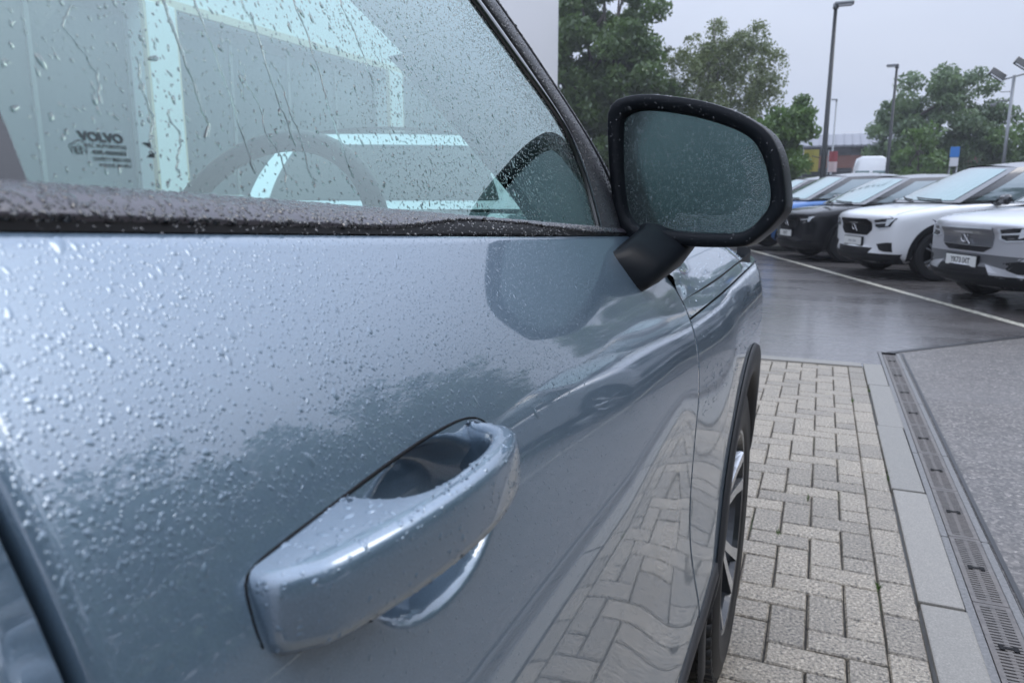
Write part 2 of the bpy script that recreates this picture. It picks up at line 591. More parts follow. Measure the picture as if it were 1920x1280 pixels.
def surf_frame(fx, Y, Z, e=1e-3):
    X = fx(Y, Z)
    gy = (fx(Y + e, Z) - fx(Y - e, Z)) / (2 * e); gz = (fx(Y, Z + e) - fx(Y, Z - e)) / (2 * e)
    N = np.stack([np.ones_like(X), -gy, -gz], 1)
    D = np.stack([-gz, np.zeros_like(X), -np.ones_like(X)], 1)
    return np.stack([X, Y, Z], 1), N, D


def jgrid(y0, y1, z0, z1, cell, rng):
    ny = int((y1 - y0) / cell); nz = int((z1 - z0) / cell)
    yy, zz = np.meshgrid(np.arange(ny), np.arange(nz), indexing='ij')
    yy = y0 + (yy.ravel() + 0.5 + rng.uniform(-0.5, 0.5, ny * nz)) * cell
    zz = z0 + (zz.ravel() + 0.5 + rng.uniform(-0.5, 0.5, ny * nz)) * cell
    return yy, zz


def blot(y, z, s, seed):
    rng = np.random.default_rng(seed)
    o = np.zeros_like(y)
    for i in range(7):
        a = rng.uniform(0, 6.28); f = s * rng.uniform(0.6, 1.8)
        o += np.sin((y * math.cos(a) + z * math.sin(a)) * f + rng.uniform(0, 6.28))
    return o / 2.6


# ------------------------------------------------------------------ ground
def rect_sheet(name, rects, z, mat, kind='structure'):
    mb = MB()
    for (x0, y0, x1, y1) in rects:
        mb.add([(x0, y0, z), (x1, y0, z), (x1, y1, z), (x0, y1, z)], [(0, 1, 2, 3)])
    o = mb.build(name, mat)
    o['kind'] = kind
    return o


PX0, PY0, PY1 = -3.2, -1.6, 5.70
DX0, DX1, DY1 = 0.468, 0.616, 6.20
KX0 = 0.343
GZ = -0.006
B = 420.0
rect_sheet('car_park_asphalt', [(-B, -B, PX0, B), (PX0, -B, DX1, PY0), (PX0, PY1, DX0, B), (DX0, DY1, DX1, B)], GZ, M['asphalt'])
SEAM = [(DX1, 6.29), (1.66, 7.39), (3.4, 9.0), (B, 9.0 + (B - 3.4) * .30)]
far = MB().add([(p[0], p[1], GZ) for p in SEAM] + [(B, B, GZ), (DX1, B, GZ)], [(0, 1, 2, 3, 4, 5)]).build('access_road', M['asphalt']); far['kind'] = 'structure'
nr_ = MB().add([(DX1, -B, GZ), (B, -B, GZ)] + [(p[0], p[1], GZ) for p in SEAM[::-1]], [(0, 1, 2, 3, 4, 5)]).build('forecourt_asphalt', M['asphalt_near']); nr_['kind'] = 'structure'
bed = rect_sheet('block_paving', [(PX0, PY0, KX0 - 0.003, PY1)], -0.011, M['joint'])

# paver meshes: 200 x 100 mm, chamfered
def paver_mesh(sx, sy, seed):
    rg = random.Random(seed)
    g, c = 0.0028, 0.004
    x, y = sx / 2 - g, sy / 2 - g
    v = []
    for (zz, i) in ((-0.03, 0), (-0.0045, 0), (0.0, c)):
        for (a, b) in ((-1, -1), (1, -1), (1, 1), (-1, 1)):
            v.append((a * (x - i) + rg.uniform(-.0011, .0011), b * (y - i) + rg.uniform(-.0011, .0011), zz + (rg.uniform(-.0008, .0008) if zz == 0 else 0)))
    f = [(8, 9, 10, 11)]
    for k in (0, 4):
        for j in range(4):
            f.append((k + j, k + (j + 1) % 4, k + 4 + (j + 1) % 4, k + 4 + j))
    me = bpy.data.meshes.new('paver')
    me.from_pydata(v, [], f)
    me.materials.append(M['paver'])
    return me


PH = [paver_mesh(0.2, 0.1, s) for s in range(5)]
PV = [paver_mesh(0.1, 0.2, s) for s in range(5, 10)]
rest = MB()
rp = random.Random(5)
PX1 = 0.243
cells = []
for i in range(-38, 3):
    for j in range(-18, 60):
        cc = (i - j) % 4
        if cc == 0: cells.append((i, j, 'H'))
        elif cc == 3: cells.append((i, j, 'V'))
def clipped(x0, x1, y0, y1, z):
    g, c = 0.0028, 0.004
    x0, x1, y0, y1 = x0 + g, x1 - g, y0 + g, y1 - g
    return ([(x0, y0, z - .0045), (x1, y0, z - .0045), (x1, y1, z - .0045), (x0, y1, z - .0045), (x0 + c, y0 + c, z), (x1 - c, y0 + c, z), (x1 - c, y1 - c, z), (x0 + c, y1 - c, z)],
            [(4, 5, 6, 7), (0, 1, 5, 4), (1, 2, 6, 5), (2, 3, 7, 6), (3, 0, 4, 7)])
npav = 0
YE = 5.57
for (i, j, o) in cells:
    w, d = (0.2, 0.1) if o == 'H' else (0.1, 0.2)
    x0 = PX1 + i * 0.1 - 0.1; x1 = x0 + w; y0 = j * 0.1 + 0.03; y1 = y0 + d
    if x1 < PX0 + .1 or x0 > PX1 - 0.04 or y0 > YE - .04 or y1 < PY0 + .1: continue
    full = x1 <= PX1 + 1e-4 and y1 <= YE + 1e-4
    xc, yc = (x0 + x1) / 2, (y0 + y1) / 2
    dz = rp.uniform(-.0012, .0012)
    if full and xc > -0.36 and yc > 1.35 and npav < 285:
        p = link_mesh('paver', rp.choice(PH if o == 'H' else PV), bed, (xc, yc, dz))
        p.rotation_euler = (rp.uniform(-.004, .004), rp.uniform(-.004, .004), rp.uniform(-.006, .006))
        npav += 1
    elif not full and xc > -0.36 and yc > 1.35 and npav < 285:
        vv_, ff_ = clipped(x0, min(x1, PX1), y0, min(y1, YE), dz)
        mesh('paver', vv_, ff_, M['paver'], bed, False); npav += 1
    else:
        rest.add(*clipped(x0, min(x1, PX1), y0, min(y1, YE), dz))
for k in range(-8, 28):       # border course of stretchers beside the kerb
    yc = 0.1 + k * 0.2
    if yc > YE: break
    if yc > 1.4:
        p = link_mesh('paver', rp.choice(PV), bed, (PX1 + 0.0485, yc, rp.uniform(-.002, .001)))
        p.rotation_euler = (0, 0, rp.uniform(-.01, .01)); npav += 1
    else:
        rest.add(*clipped(PX1, PX1 + .097, yc - .1, yc + .1, 0))
ro = rest.build('pavers', M['paver'], bed)
ro['kind'] = 'stuff'

# kerb stones and the end kerb
def stone_mesh(sx, sy, seed):
    b = MB().box((0, 0, -0.05), (sx - 0.004, sy - 0.006, 0.112), ch=0.006)
    me = bpy.data.meshes.new('kerb_stone')
    me.from_pydata(b.v, [], b.f); me.materials.append(M['kerb'])
    return me


kerb = rect_sheet('kerb', [(KX0 - .002, PY0, DX0 - .001, PY1 + .01)], -0.04, M['joint'])
KS = stone_mesh(DX0 - KX0, 0.915, 1)
for k, yk in enumerate([-1.15, -0.23, 0.69, 1.61, 2.53, 3.45, 4.37]):
    s = link_mesh('kerb_stone', KS, kerb, ((KX0 + DX0) / 2 + (0.0, .002, -.003, .004, 0, -.004, .003)[k], yk + 0.22, 0.002 + 0.0015 * (k % 3)))
    s.rotation_euler = (0, 0, (0.0, .001, -.002, .003, -.001, .002, 0)[k])
s = link_mesh('kerb_stone', stone_mesh(DX0 - KX0, 0.64, 2), kerb, ((KX0 + DX0) / 2 - .002, 5.37, 0.002))
for k in range(4):
    s = link_mesh('kerb_stone', stone_mesh(0.9, 0.125, 3), kerb, (KX0 - 0.46 - k * 0.915, YE + 0.068, 0.003))

# weeds in the joints
rw_ = np.random.default_rng(8)
wv = []; wf = []
for (wx, wy) in ((.243, 4.62), (.345, 4.9), (.03, 3.0), (.343, 3.35), (.346, 3.42), (.242, 2.35), (-.06, 2.62)):
    for k in range(22):
        a = rw_.uniform(0, 6.28); L_ = rw_.uniform(.006, .02); px, py = wx + rw_.normal(0, .003), wy + rw_.normal(0, .014)
        o_ = len(wv)
        wv += [(px - .0012, py, -.004), (px + .0012, py, -.004), (px + math.cos(a) * L_ * .6, py + math.sin(a) * L_ * .6, L_)]
        wf.append((o_, o_ + 1, o_ + 2))
wd = mesh('weeds', wv, wf, simple('weed_green', (.07, .14, .02), .6), None, False)
tag(wd, 'tiny green weeds growing in the joints of the block paving', 'weeds', None, 'stuff')

# linear drain: channel, frame rails, slotted grates
drain = empty('drainage_channel', ((DX0 + DX1) / 2, 3.0, 0))
tag(drain, 'slotted iron drainage channel in concrete edging running between kerb stones and asphalt', 'drain')
mb = MB()
xm = (DX0 + DX1) / 2
for (xa, za, xb, zb_) in ((DX0, 0, DX0, -.14), (DX0, -.14, DX1, -.14), (DX1, -.14, DX1, 0)):
    mb.add([(xa, PY0, za), (xb, PY0, zb_), (xb, DY1, zb_), (xa, DY1, za)], [(0, 1, 2, 3)])
mb.add([(DX0, DY1, 0), (DX1, DY1, 0), (DX1, DY1, -.14), (DX0, DY1, -.14)], [(0, 1, 2, 3)])
mb.build('channel_trough', M['dark'], drain, org=drain.location)
GL = 0.4675
FW = 0.024
for k in range(-3, 9):
    y0 = 0.0 + 2 * GL * k / 2 * 1.0
for sx in (-1, 1):
    for k in range(-2, 7):
        y0 = -0.02 + 2 * GL * k + 0.04
        y1 = min(y0 + 2 * GL, DY1)
        if y0 > DY1 - .05 or y1 < PY0: continue
        cx = DX0 + FW / 2 + .001 if sx < 0 else DX1 - FW / 2 - .001
        b = MB().box((cx, (y0 + y1) / 2, -0.028), (FW, y1 - y0 - .005, 0.056), ch=0.003)
        b.build('frame_rail', M['frame'], drain, org=drain.location)


def grate_mesh():
    b = MB()
    w = DX1 - DX0 - 2 * FW - 0.006; L = GL - 0.004
    for s in (-1, 1):
        b.box((s * (w / 2 - .007), 0, -.008), (.014, L, .016))
    b.box((0, 0, -.0085), (.012, L, .015))
    nb = 31
    for i in range(nb + 1):
        y = -L / 2 + L * i / nb
        wd = 0.0085
        if i in (0, nb): wd = 0.012; y += .006 * (1 if i == 0 else -1)
        b.box((0, y, -.0075), (w - .026, wd, .0145))
    me = bpy.data.meshes.new('grate')
    me.from_pydata(b.v, [], b.f); me.materials.append(M['iron'])
    return me


def lock_mesh():
    b = MB()
    b.box((0, 0, .0), (.046, .012, .004), ch=.001)
    b.box((-.017, 0, .0005), (.012, .026, .004), ch=.001)
    b.box((.017, 0, .0005), (.012, .026, .004), ch=.001)
    me = bpy.data.meshes.new('lock_bar')
    me.from_pydata(b.v, [], b.f); me.materials.append(M['dark'])
    return me


GM, LM = grate_mesh(), lock_mesh()
for k in range(-3, 12):
    yc = 2.136 + (k - 2) * GL - 0.0
    if yc + GL / 2 > DY1 + 0.03 or yc < PY0 + .2: continue
    g = link_mesh('grate', GM, drain, (0, yc - 3.0, 0.0005))
    l = link_mesh('lock_bar', LM, g, (0, 0.0, 0.0))

# painted line across the fronts of the parking bays, sealed joint in the asphalt
def strip(name, pts, w, z, mat, n=2):
    mb = MB(); P = [Vector((p[0], p[1], z)) for p in pts]
    vs_ = []
    for i, p in enumerate(P):
        d = (P[min(i + 1, len(P) - 1)] - P[max(i - 1, 0)]).normalized()
        s = Vector((-d.y, d.x, 0)) * (w / 2)
        vs_ += [(p - s)[:], (p + s)[:]]
    mb.add(vs_, [(2 * i, 2 * i + 1, 2 * i + 3, 2 * i + 2) for i in range(len(P) - 1)])
    o = mb.build(name, mat); o['kind'] = 'structure'
    return o


ROW0 = np.array([1.23, 9.6]); ROWD = np.array([-0.334, 0.9426])
ln = [ROW0 + ROWD * s for s in np.linspace(-14, 40, 30)]
strip('bay_line', [(p[0] + rp.uniform(-.006, .006), p[1]) for p in ln], 0.10, GZ + .004, M['road_paint'])
M['seam'] = simple('bitumen_seam', (0.018, 0.018, 0.019), 0.35)
strip('asphalt_seam', [(0.55, 6.22), (1.66, 7.39), (3.4, 9.0)], 0.05, GZ + .004, M['seam'])
strip('asphalt_seam', [(DX1 + .012, PY0), (DX1 + .02, 1.0), (DX1 + .014, 3.0), (DX1 + .02, DY1)], 0.016, GZ + .004, M['seam'])

# ------------------------------------------------------------------ the near car
CX, CY = -1.06, 0.0
HC = np.array([CX, CY, 0.0])
hero = empty('car', (CX, CY, 0))
tag(hero, 'wet blue-grey car close to the camera with door handle and black wing mirror', 'car')

Pz = spline([.18, .30, .38, .46, .54, .62, .70, .79, .88, .94, 1.0, 1.03, 1.06, 1.09, 1.12, 1.15, 1.175, 1.22, 1.30],
            [-.235, -.185, -.157, -.1455, -.1470, -.1508, -.1505, -.1452, -.1412, -.1410, -.1468, -.1530, -.1632, -.177, -.1940, -.2135, -.231, -.265, -.33])


def dZ(Y): return -0.055 * smooth(0.12, 0.95, Y)


def XS(Y, Z):
    Y = np.asarray(Y, float); Z = np.asarray(Z, float)
    w = smooth(0.80, 1.04, Z)
    x = Pz(Z - dZ(Y) * w)
    x = x - 0.005 * smooth(0.62, 1.04, Y) + 0.020 * smooth(0.92, 1.48, Y) * np.exp(-((Z - 0.70) / 0.33) ** 2)
    x = x - 0.55 * np.maximum(0, Y - 2.05) ** 2 - 0.10 * np.maximum(0, -Y - 1.0) ** 2
    return x


Yf = spline([.30, .40, .47, .55, .67, .80, .90, .97, 1.02, 1.08, 1.13, 1.2], [1.20, 1.20, 1.19, 1.145, 1.085, 1.045, 1.045, 1.06, 1.072, 1.055, 1.025, .97])
def Yr(Z): return 0.112 - 0.02 * smooth(0.9, 0.4, Z) + 0.0 * Z
def Zt(Y): return np.interp(Y, [-1.2, .0, .145, .616, .78, 1.0, 1.1], [1.185, 1.174, 1.171, 1.1460, 1.138, 1.127, 1.12])
def zb(Y): return np.interp(Y, [-1.2, .0, .16, .31, .657, .906, 1.05], [1.20, 1.188, 1.185, 1.177, 1.156, 1.141, 1.133])
def XG(Y, Z): return -.243 - .016 * (Y - .15) - .34 * (Z - zb(Y)) - 0.25 * np.maximum(0, Z - zb(Y)) ** 2

HY, HZ, HRY, HRZ, HD = 0.284, 1.0300, 0.066, 0.0350, 0.026


def XD(Y, Z):   # door skin with the dished recess behind the handle
    r2 = ((Y - HY) / HRY) ** 2 + ((Z - HZ) / HRZ) ** 2
    return XS(Y, Z) - HD * smooth(1.0, 0.42, r2)


def panel(name, Yl, Yrr, zlo, zhi, nu, nv, fx, mat, lip=0.014, us=None, vs2=None, parent=hero):
    us = np.linspace(0, 1, nu) if us is None else us
    vs2 = np.linspace(0, 1, nv) if vs2 is None else vs2
    V = []
    for u in us:
        z0 = zlo(u)
        Z = z0 + (zhi(u) - z0) * vs2
        Y = Yl(Z) + (Yrr(Z) - Yl(Z)) * u
        # the top edge follows the belt
        X = fx(Y, Z)
        V.append(np.stack([X, Y, Z], 1))
    V = np.array(V)
    nu, nv = V.shape[:2]
    verts = V.reshape(-1, 3).tolist()
    faces = grid_faces(nu, nv)
    # turned-in edge
    ring = [(i, 0) for i in range(nu)] + [(nu - 1, j) for j in range(1, nv)] + [(i, nv - 1) for i in range(nu - 2, -1, -1)] + [(0, j) for j in range(nv - 2, 0, -1)]
    base = len(verts)
    for (i, j) in ring:
        p = V[i, j]; verts.append([p[0] - lip, p[1], p[2]])
    k = len(ring)
    for q in range(k):
        a = ring[q]; b = ring[(q + 1) % k]
        faces.append((a[0] * nv + a[1], base + q, base + (q + 1) % k, b[0] * nv + b[1]))
    o = mesh(name, verts, faces, mat, parent, True, HC)
    fix_normals(o)
    return o


def dens(pts):   # spacing list -> parameter samples
    out = []
    for (a, b, n) in pts: out += list(np.linspace(a, b, n, endpoint=False))
    return np.array(out + [pts[-1][1]])


GAP = 0.0022
us = dens([(0, .08, 10), (.08, .30, 70), (.30, .8, 50), (.8, 1, 30)])
vs2 = dens([(0, .70, 44), (.70, .90, 56), (.90, 1, 14)])
door = panel('front_door', lambda Z: Yr(Z) + GAP, lambda Z: Yf(Z) - GAP, lambda u: .425 + .05 * float(smooth(.85, 1, u)),
             lambda u: float(Zt(.112 + .92 * u)) - .002, 0, 0, XD, M['paint'], us=us, vs2=vs2)
rear_door = panel('rear_door', lambda Z: -0.80 + .0 * Z, lambda Z: Yr(Z) - GAP - .0022, lambda u: .425, lambda u: float(Zt(-.8 + .9 * u)) - .002, 40, 50, XS, M['paint'])
jamb = mesh('door_jamb', [(float(XS(y, z)) - .03, y, z) for y in np.linspace(-.95, 1.3, 40) for z in np.linspace(.3, 1.12, 30)], grid_faces(40, 30), M['dark'], hero, True, HC)

# rear quarter with the wheel arch
def arch_panel(name, y0f, s, zlo, zhi, wc, rad, parent=hero):
    V = []; idx = {}; faces = []
    nz = 70
    zz = np.linspace(zlo, zhi, nz)
    for i, si in enumerate(s):
        Y = y0f(zz) + si
        X = XS(Y, zz)
        V += np.stack([X, Y, zz], 1).tolist()
    V = np.array(V)
    for f in grid_faces(len(s), nz):
        c = V[list(f)].mean(0)
        if (c[1] - wc[0]) ** 2 + (c[2] - wc[1]) ** 2 > rad ** 2 and not (c[2] < wc[1] and abs(c[1] - wc[0]) < rad):
            faces.append(f)
    return mesh(name, V, faces, M['paint'], parent, True, HC)


WY, WZ, WR = 1.80, 0.36, 0.36
wing = arch_panel('front_wing', lambda z: Yf(z) + GAP, np.linspace(0, 1.35, 120), .40, 1.003, (WY, WZ), .425)
# turned edge of the wing along the door gap
zz = np.linspace(.40, 1.003, 40)
ve = np.stack([XS(Yf(zz) + GAP, zz), Yf(zz) + GAP, zz], 1)
ve2 = ve + np.array([-.014, 0, 0])
mesh('wing_edge', np.concatenate([ve, ve2]), [(i, i + 1, 41 + i, 40 + i) for i in range(39)], M['paint'], wing, True, HC)
quarter = arch_panel('rear_quarter', lambda z: -0.805 + 0 * z, -np.linspace(0, 0.95, 60), .40, 1.17, (-0.90, WZ), .425)

# bonnet
ny, nvv = 90, 46
V = []
vpar = np.linspace(0, 1, nvv) ** 1.35
ctrl_z = [1.006, 1.022, 1.043, 1.0765, 1.098, 1.118, 1.134, 1.14]
ctrl_photo = [None, None, -.192, -.2425, -.33, -.5, -.8, -1.06]
for j in range(ny):
    row = []
    yb = j / (ny - 1)
    pts = []
    for k, z in enumerate(ctrl_z):
        y0 = float(Yf(z)) + GAP if k < 4 else (1.085, 1.17, 1.32, 1.40)[k - 4]
        Y = y0 + (2.42 - y0 - .0) * yb
        xs = float(XS(Y, z))
        w = float(smooth(1.06, 1.35, Y))
        if ctrl_photo[k] is None: x = xs
        elif k < 4: x = xs + (ctrl_photo[k] - xs - 0.55 * max(0, Y - 2.05) ** 2) * w
        else: x = ctrl_photo[k]
        zz_ = z - (.30 * max(0, Y - 1.75) ** 2) * (0.0 if k == 0 else 1.0)
        pts.append((x, Y, zz_))
    V.append(resample(pts, nvv))
V = np.array(V)
bonnet = mesh('bonnet', V.reshape(-1, 3), grid_faces(ny, nvv), M['paint'], hero, True, HC)
fix_normals(bonnet)
BON = V
# lip of the bonnet down into the shut line and dark gap behind it
lip = np.concatenate([V[:, 0], V[:, 0] + np.array([-.016, 0, -.001])])
mesh('bonnet_lip', lip, [(i, i + 1, ny + i + 1, ny + i) for i in range(ny - 1)], M['paint'], bonnet, True, HC)
yy = np.linspace(1.07, 2.4, 60)
gapv = [(float(XS(y, 1.004)) - .013, y, z) for y in yy for z in (.985, 1.03)]
mesh('wing_flange', gapv, grid_faces(60, 2), M['dark'], wing, False, HC)

# nose, closed off simply (faces away from the camera)
nose = MB()
yn = 2.44
pts = [(float(XS(2.42, z)), 2.42, z) for z in np.linspace(.3, 1.0, 12)]
V = []
for w in np.linspace(0, 1, 24):
    for p in pts:
        x = p[0] + (2 * CX - 2 * p[0]) * w
        V.append((x, p[1] + .24 * (1 - (2 * w - 1) ** 2) ** .5 * (.7 + .3 * math.sin((p[2] - .3) / .7 * 3.14)), p[2]))
nose_o = mesh('front_bumper', V, grid_faces(24, 12), M['paint'], hero, True, HC)
top = MB()
V = []
for w in np.linspace(0, 1, 24):
    x = -.35 + (2 * CX + .7) * w
    yf_ = 2.42 + .24 * (1 - (2 * w - 1) ** 2) ** .5 * .9
    for q in (0, .5, 1): V.append((x, 2.36 + (yf_ - 2.36) * q, 1.02 - .03 * q))
mesh('bonnet_lead_edge', V, grid_faces(24, 3), M['paint'], nose_o, True, HC)

# wheel arch trim, sill trim, liner
def arch_trim(cy, name='wheel_arch_trim'):
    V = []
    angs = np.linspace(R(-18), R(198), 70)
    prof = [(.470, .0015), (.466, .0085), (.430, .0095), (.402, .006), (.396, -.004), (.396, -.075)]
    for a in angs:
        for (r, o) in prof:
            y = cy + r * math.cos(a); z = WZ + r * math.sin(a)
            rr = max(r, .402)
            ys, zs = cy + rr * math.cos(a), WZ + rr * math.sin(a)
            V.append((float(XS(ys, max(zs, .36))) + o, y, z))
    return fix_normals(mesh(name, V, grid_faces(len(angs), len(prof)), M['cladding'], hero, True, HC))


tf = arch_trim(WY)
tr = arch_trim(-0.90)
sy = np.linspace(-.50, 1.345, 80)
V = []
for y in sy:
    ztop = .425 + .045 * float(smooth(.90, 1.2, y)) + .03 * float(smooth(1.2, 1.34, y))
    for (dz, o) in ((-.004, -.008), (-.004, .004), (-.03, .008), (-.10, .004), (-.17, -.02), (-.21, -.09)):
        z = ztop + dz
        V.append((float(XS(y, max(z, .33))) + o - .25 * max(0, .33 - z), y, z))
sill = fix_normals(mesh('sill_trim', V, grid_faces(80, 6), M['cladding'], hero, True, HC))
for cy in (WY, -0.90):
    mb = MB()
    V = []
    for a in np.linspace(R(-25), R(205), 40):
        for x in (-.175, -.50): V.append((x, cy + .40 * math.cos(a), WZ + .40 * math.sin(a)))
    mb.add(V, grid_faces(40, 2))
    mb.add([(-.5, cy - .42, .1), (-.5, cy + .42, .1), (-.5, cy + .42, .8), (-.5, cy - .42, .8)], [(0, 1, 2, 3)])
    mb.build('arch_liner', M['dark'], hero, True, HC)
ub = MB().box((CX, .25, .24), (1.25, 3.9, .06)).build('underbody', M['dark'], hero, False, HC)


def wheel(cx, cy, sgn, parent, org):
    w = empty('wheel', (0, 0, 0)); w.parent = parent
    w.location = (cx - org[0], cy - org[1], WZ)
    t = MB()
    prof = [(.245, -.11), (.26, -.118), (.30, -.121), (.335, -.118), (.352, -.105), (.359, -.085), (.3600, -.035), (.352, -.034), (.352, -.028), (.3605, -.027), (.3605, .027), (.352, .028), (.352, .034), (.36, .035), (.359, .085), (.352, .105),
            (.340, .117), (.315, .1215), (.312, .1230), (.306, .1230), (.303, .1215), (.275, .121), (.255, .117), (.245, .107)]
    t.lathe([(r, sgn * o) for r, o in prof], (0, 0, 0), 'X', 72)
    for k in range(60):        # shoulder blocks
        a = 2 * math.pi * k / 60
        for s in (-1, 1):
            c = (s * .094 * sgn, .352 * math.cos(a), .352 * math.sin(a))
            t.box(c, (.036, .023, .016), M=Matrix.Rotation(a - math.pi / 2, 4, 'X'))
    fix_normals(t.build('tyre', M['tyre'], w, True))
    b = MB()
    b.lathe([(.246, sgn * .108), (.250, sgn * .114), (.243, sgn * .112), (.236, sgn * .098), (.225, sgn * .02), (.215, sgn * -.09)], (0, 0, 0), 'X', 72, 1)
    b.lathe([(.0, sgn * .088), (.03, sgn * .09), (.055, sgn * .082), (.062, sgn * .06)], (0, 0, 0), 'X', 24, 1)
    for k in range(5):
        a0 = 2 * math.pi * k / 5 + .35
        for d in (-.19, .19):
            pr = [(.05, a0 + d * .2, .03), (.12, a0 + d * .65, .026), (.19, a0 + d * .95, .026), (.238, a0 + d * 1.1, .034)]
            L = []
            for (r, a, hw) in pr:
                ca, sa = math.cos(a), math.sin(a)
                y, z = r * ca, r * sa
                px, pz = -sa * hw / 2, ca * hw / 2
                xo = .084 + .030 * (r / .24) ** 2
                L.append([(sgn * xo, y + px, z + pz), (sgn * xo, y - px, z - pz), (sgn * (xo - .028), y - px * 1.3, z - pz * 1.3), (sgn * (xo - .028), y + px * 1.3, z + pz * 1.3)])
            for q in range(3):
                A, B_ = L[q], L[q + 1]
                o = len(b.v); b.v += A + B_
                b.f += [(o, o + 1, o + 5, o + 4), (o + 1, o + 2, o + 6, o + 5), (o + 2, o + 3, o + 7, o + 6), (o + 3, o, o + 4, o + 7)]
                b.m += [0, 1, 1, 0]
    fix_normals(b.build('rim', [M['alloy'], M['alloy_dark']], w, False))
    d = MB().lathe([(.0, sgn * -.01), (.16, sgn * -.01), (.16, sgn * -.03), (.0, sgn * -.03)], (0, 0, 0), 'X', 40).build('brake_disc', simple('brake_disc', (.2, .19, .18), .45, .8), w, False)
    return w


w1 = wheel(-.263, WY, 1, hero, HC)
w2 = wheel(-.263, -0.90, 1, hero, HC)

# door handle -------------------------------------------------------------
outer = [(.1672, -.172), (.1678, -.160), (.1700, -.1515), (.1765, -.1445), (.184, -.1385), (.20, -.1330), (.22, -.1280), (.24, -.1248), (.26, -.1232), (.28, -.1232), (.30, -.1252), (.32, -.1290), (.336, -.1345), (.347, -.1420), (.352, -.152), (.353, -.172)]
inner = [(.3385, -.172), (.3360, -.160), (.331, -.1520), (.322, -.1470), (.305, -.1425), (.285, -.1400), (.265, -.1395), (.250, -.1415), (.241, -.1460), (.236, -.1530), (.2335, -.162), (.2325, -.172)]
po = resample([(y, x) for y, x in outer], 90); pi_ = resample([(y, x) for y, x in inner], 60)
loop = np.concatenate([po, pi_])
nl = len(loop)
def inset(L, d):
    T = np.roll(L, -1, 0) - np.roll(L, 1, 0)
    T /= np.linalg.norm(T, axis=1, keepdims=True) + 1e-9
    Nn = np.stack([-T[:, 1], T[:, 0]], 1)
    return L + Nn * d
area = 0.5 * np.sum(loop[:, 0] * np.roll(loop[:, 1], -1) - np.roll(loop[:, 0], -1) * loop[:, 1])
sg = 1 if area > 0 else -1
V = []; lay = [(1.0305, .007), (1.0315, .0035), (1.0345, .0008), (1.039, 0), (1.0500, .0005), (1.0552, .0013), (1.0580, .0026), (1.0596, .0044), (1.0602, .0067)]
for (z, d) in lay:
    L = inset(loop, sg * d)
    cr_ = .004 * np.sin(np.clip((loop[:, 0] - .158) / .195, 0, 1) * np.pi)
    V += [(x, y, z + (c_ if z > 1.045 else c_ * .4)) for (y, x), c_ in zip(L, cr_)]
faces = []
for k in range(len(lay) - 1):
    for i in range(nl):
        faces.append((k * nl + i, k * nl + (i + 1) % nl, (k + 1) * nl + (i + 1) % nl, (k + 1) * nl + i))
from mathutils.geometry import tessellate_polygon
top_k = (len(lay) - 1) * nl
flat = [Vector((V[top_k + i][1], V[top_k + i][0], 0)) for i in range(nl)]
for tri in tessellate_polygon([flat]): faces.append(tuple(top_k + q for q in tri))
flat = [Vector((V[i][1], V[i][0], 0)) for i in range(nl)]
for tri in tessellate_polygon([flat]): faces.append(tuple(tri))
handle = mesh('door_handle', V, faces, M['paint'], door, True, HC)
fix_normals(handle)
# dark strip standing in for the shaded gap round the handle
g = [(.368, 1.0500), (.355, 1.0590), (.335, 1.0635), (.30, 1.0652), (.26, 1.0648), (.22, 1.0632), (.190, 1.0618), (.176, 1.0606), (.1686, 1.0575), (.1664, 1.046), (.1666, 1.0375)]
gp = resample(g, 80)
MB().tube([(float(XD(y, z)) - .0003, y, z) for y, z in gp], [.0006 + .0004 * math.sin(3.14 * i / 79) for i in range(80)], 8).build('handle_gap_line', M['rubber'], door, True, HC)

# belt trim and its rubber lip ---------------------------------------------
ty = np.linspace(-.85, 1.0, 190)
def trim_pt(y, s):
    """s 0 (lower edge at the door) .. 1 (at the glass)"""
    z0 = Zt(y); x0 = XS(y, z0); z1 = zb(y); x1 = XG(y, z1)
    bul = .0028 * np.sin(np.pi * np.clip(s, 0, 1)) ** .8
    return x0 + (x1 - x0) * s + bul * .7 + .001, z0 + (z1 - z0) * s + bul * .75
def lipf(y): return .16 + .52 * smooth(.36, .52, y) * (1 - smooth(.56, .86, y))
V = []; ss = np.linspace(.0, 1, 12)
for y in ty:
    l0 = float(lipf(y))
    x, z = trim_pt(y, l0 - .10); V.append((float(x) - .004, y, float(z) - .002))
    for s in l0 + (1 - l0) * ss:
        x, z = trim_pt(y, s); V.append((float(x), y, float(z)))
    x, z = trim_pt(y, 1.0); V.append((float(x) - .006, y, float(z) - .004))
trim = fix_normals(mesh('belt_trim', V, grid_faces(len(ty), 14), M['trim'], hero, True, HC))
V = []
for y in ty:
    l0 = float(lipf(y))
    for s in np.linspace(-.03, l0 + .02, 7):
        x, z = trim_pt(y, s); V.append((float(x) - .0012, y, float(z) - .0012))
    x, z = trim_pt(y, -.03); V.insert(len(V) - 7, (float(x) - .012, y, float(z) - .002))
lipo = fix_normals(mesh('belt_seal', V, grid_faces(len(ty), 8), M['rubber'], hero, True, HC))

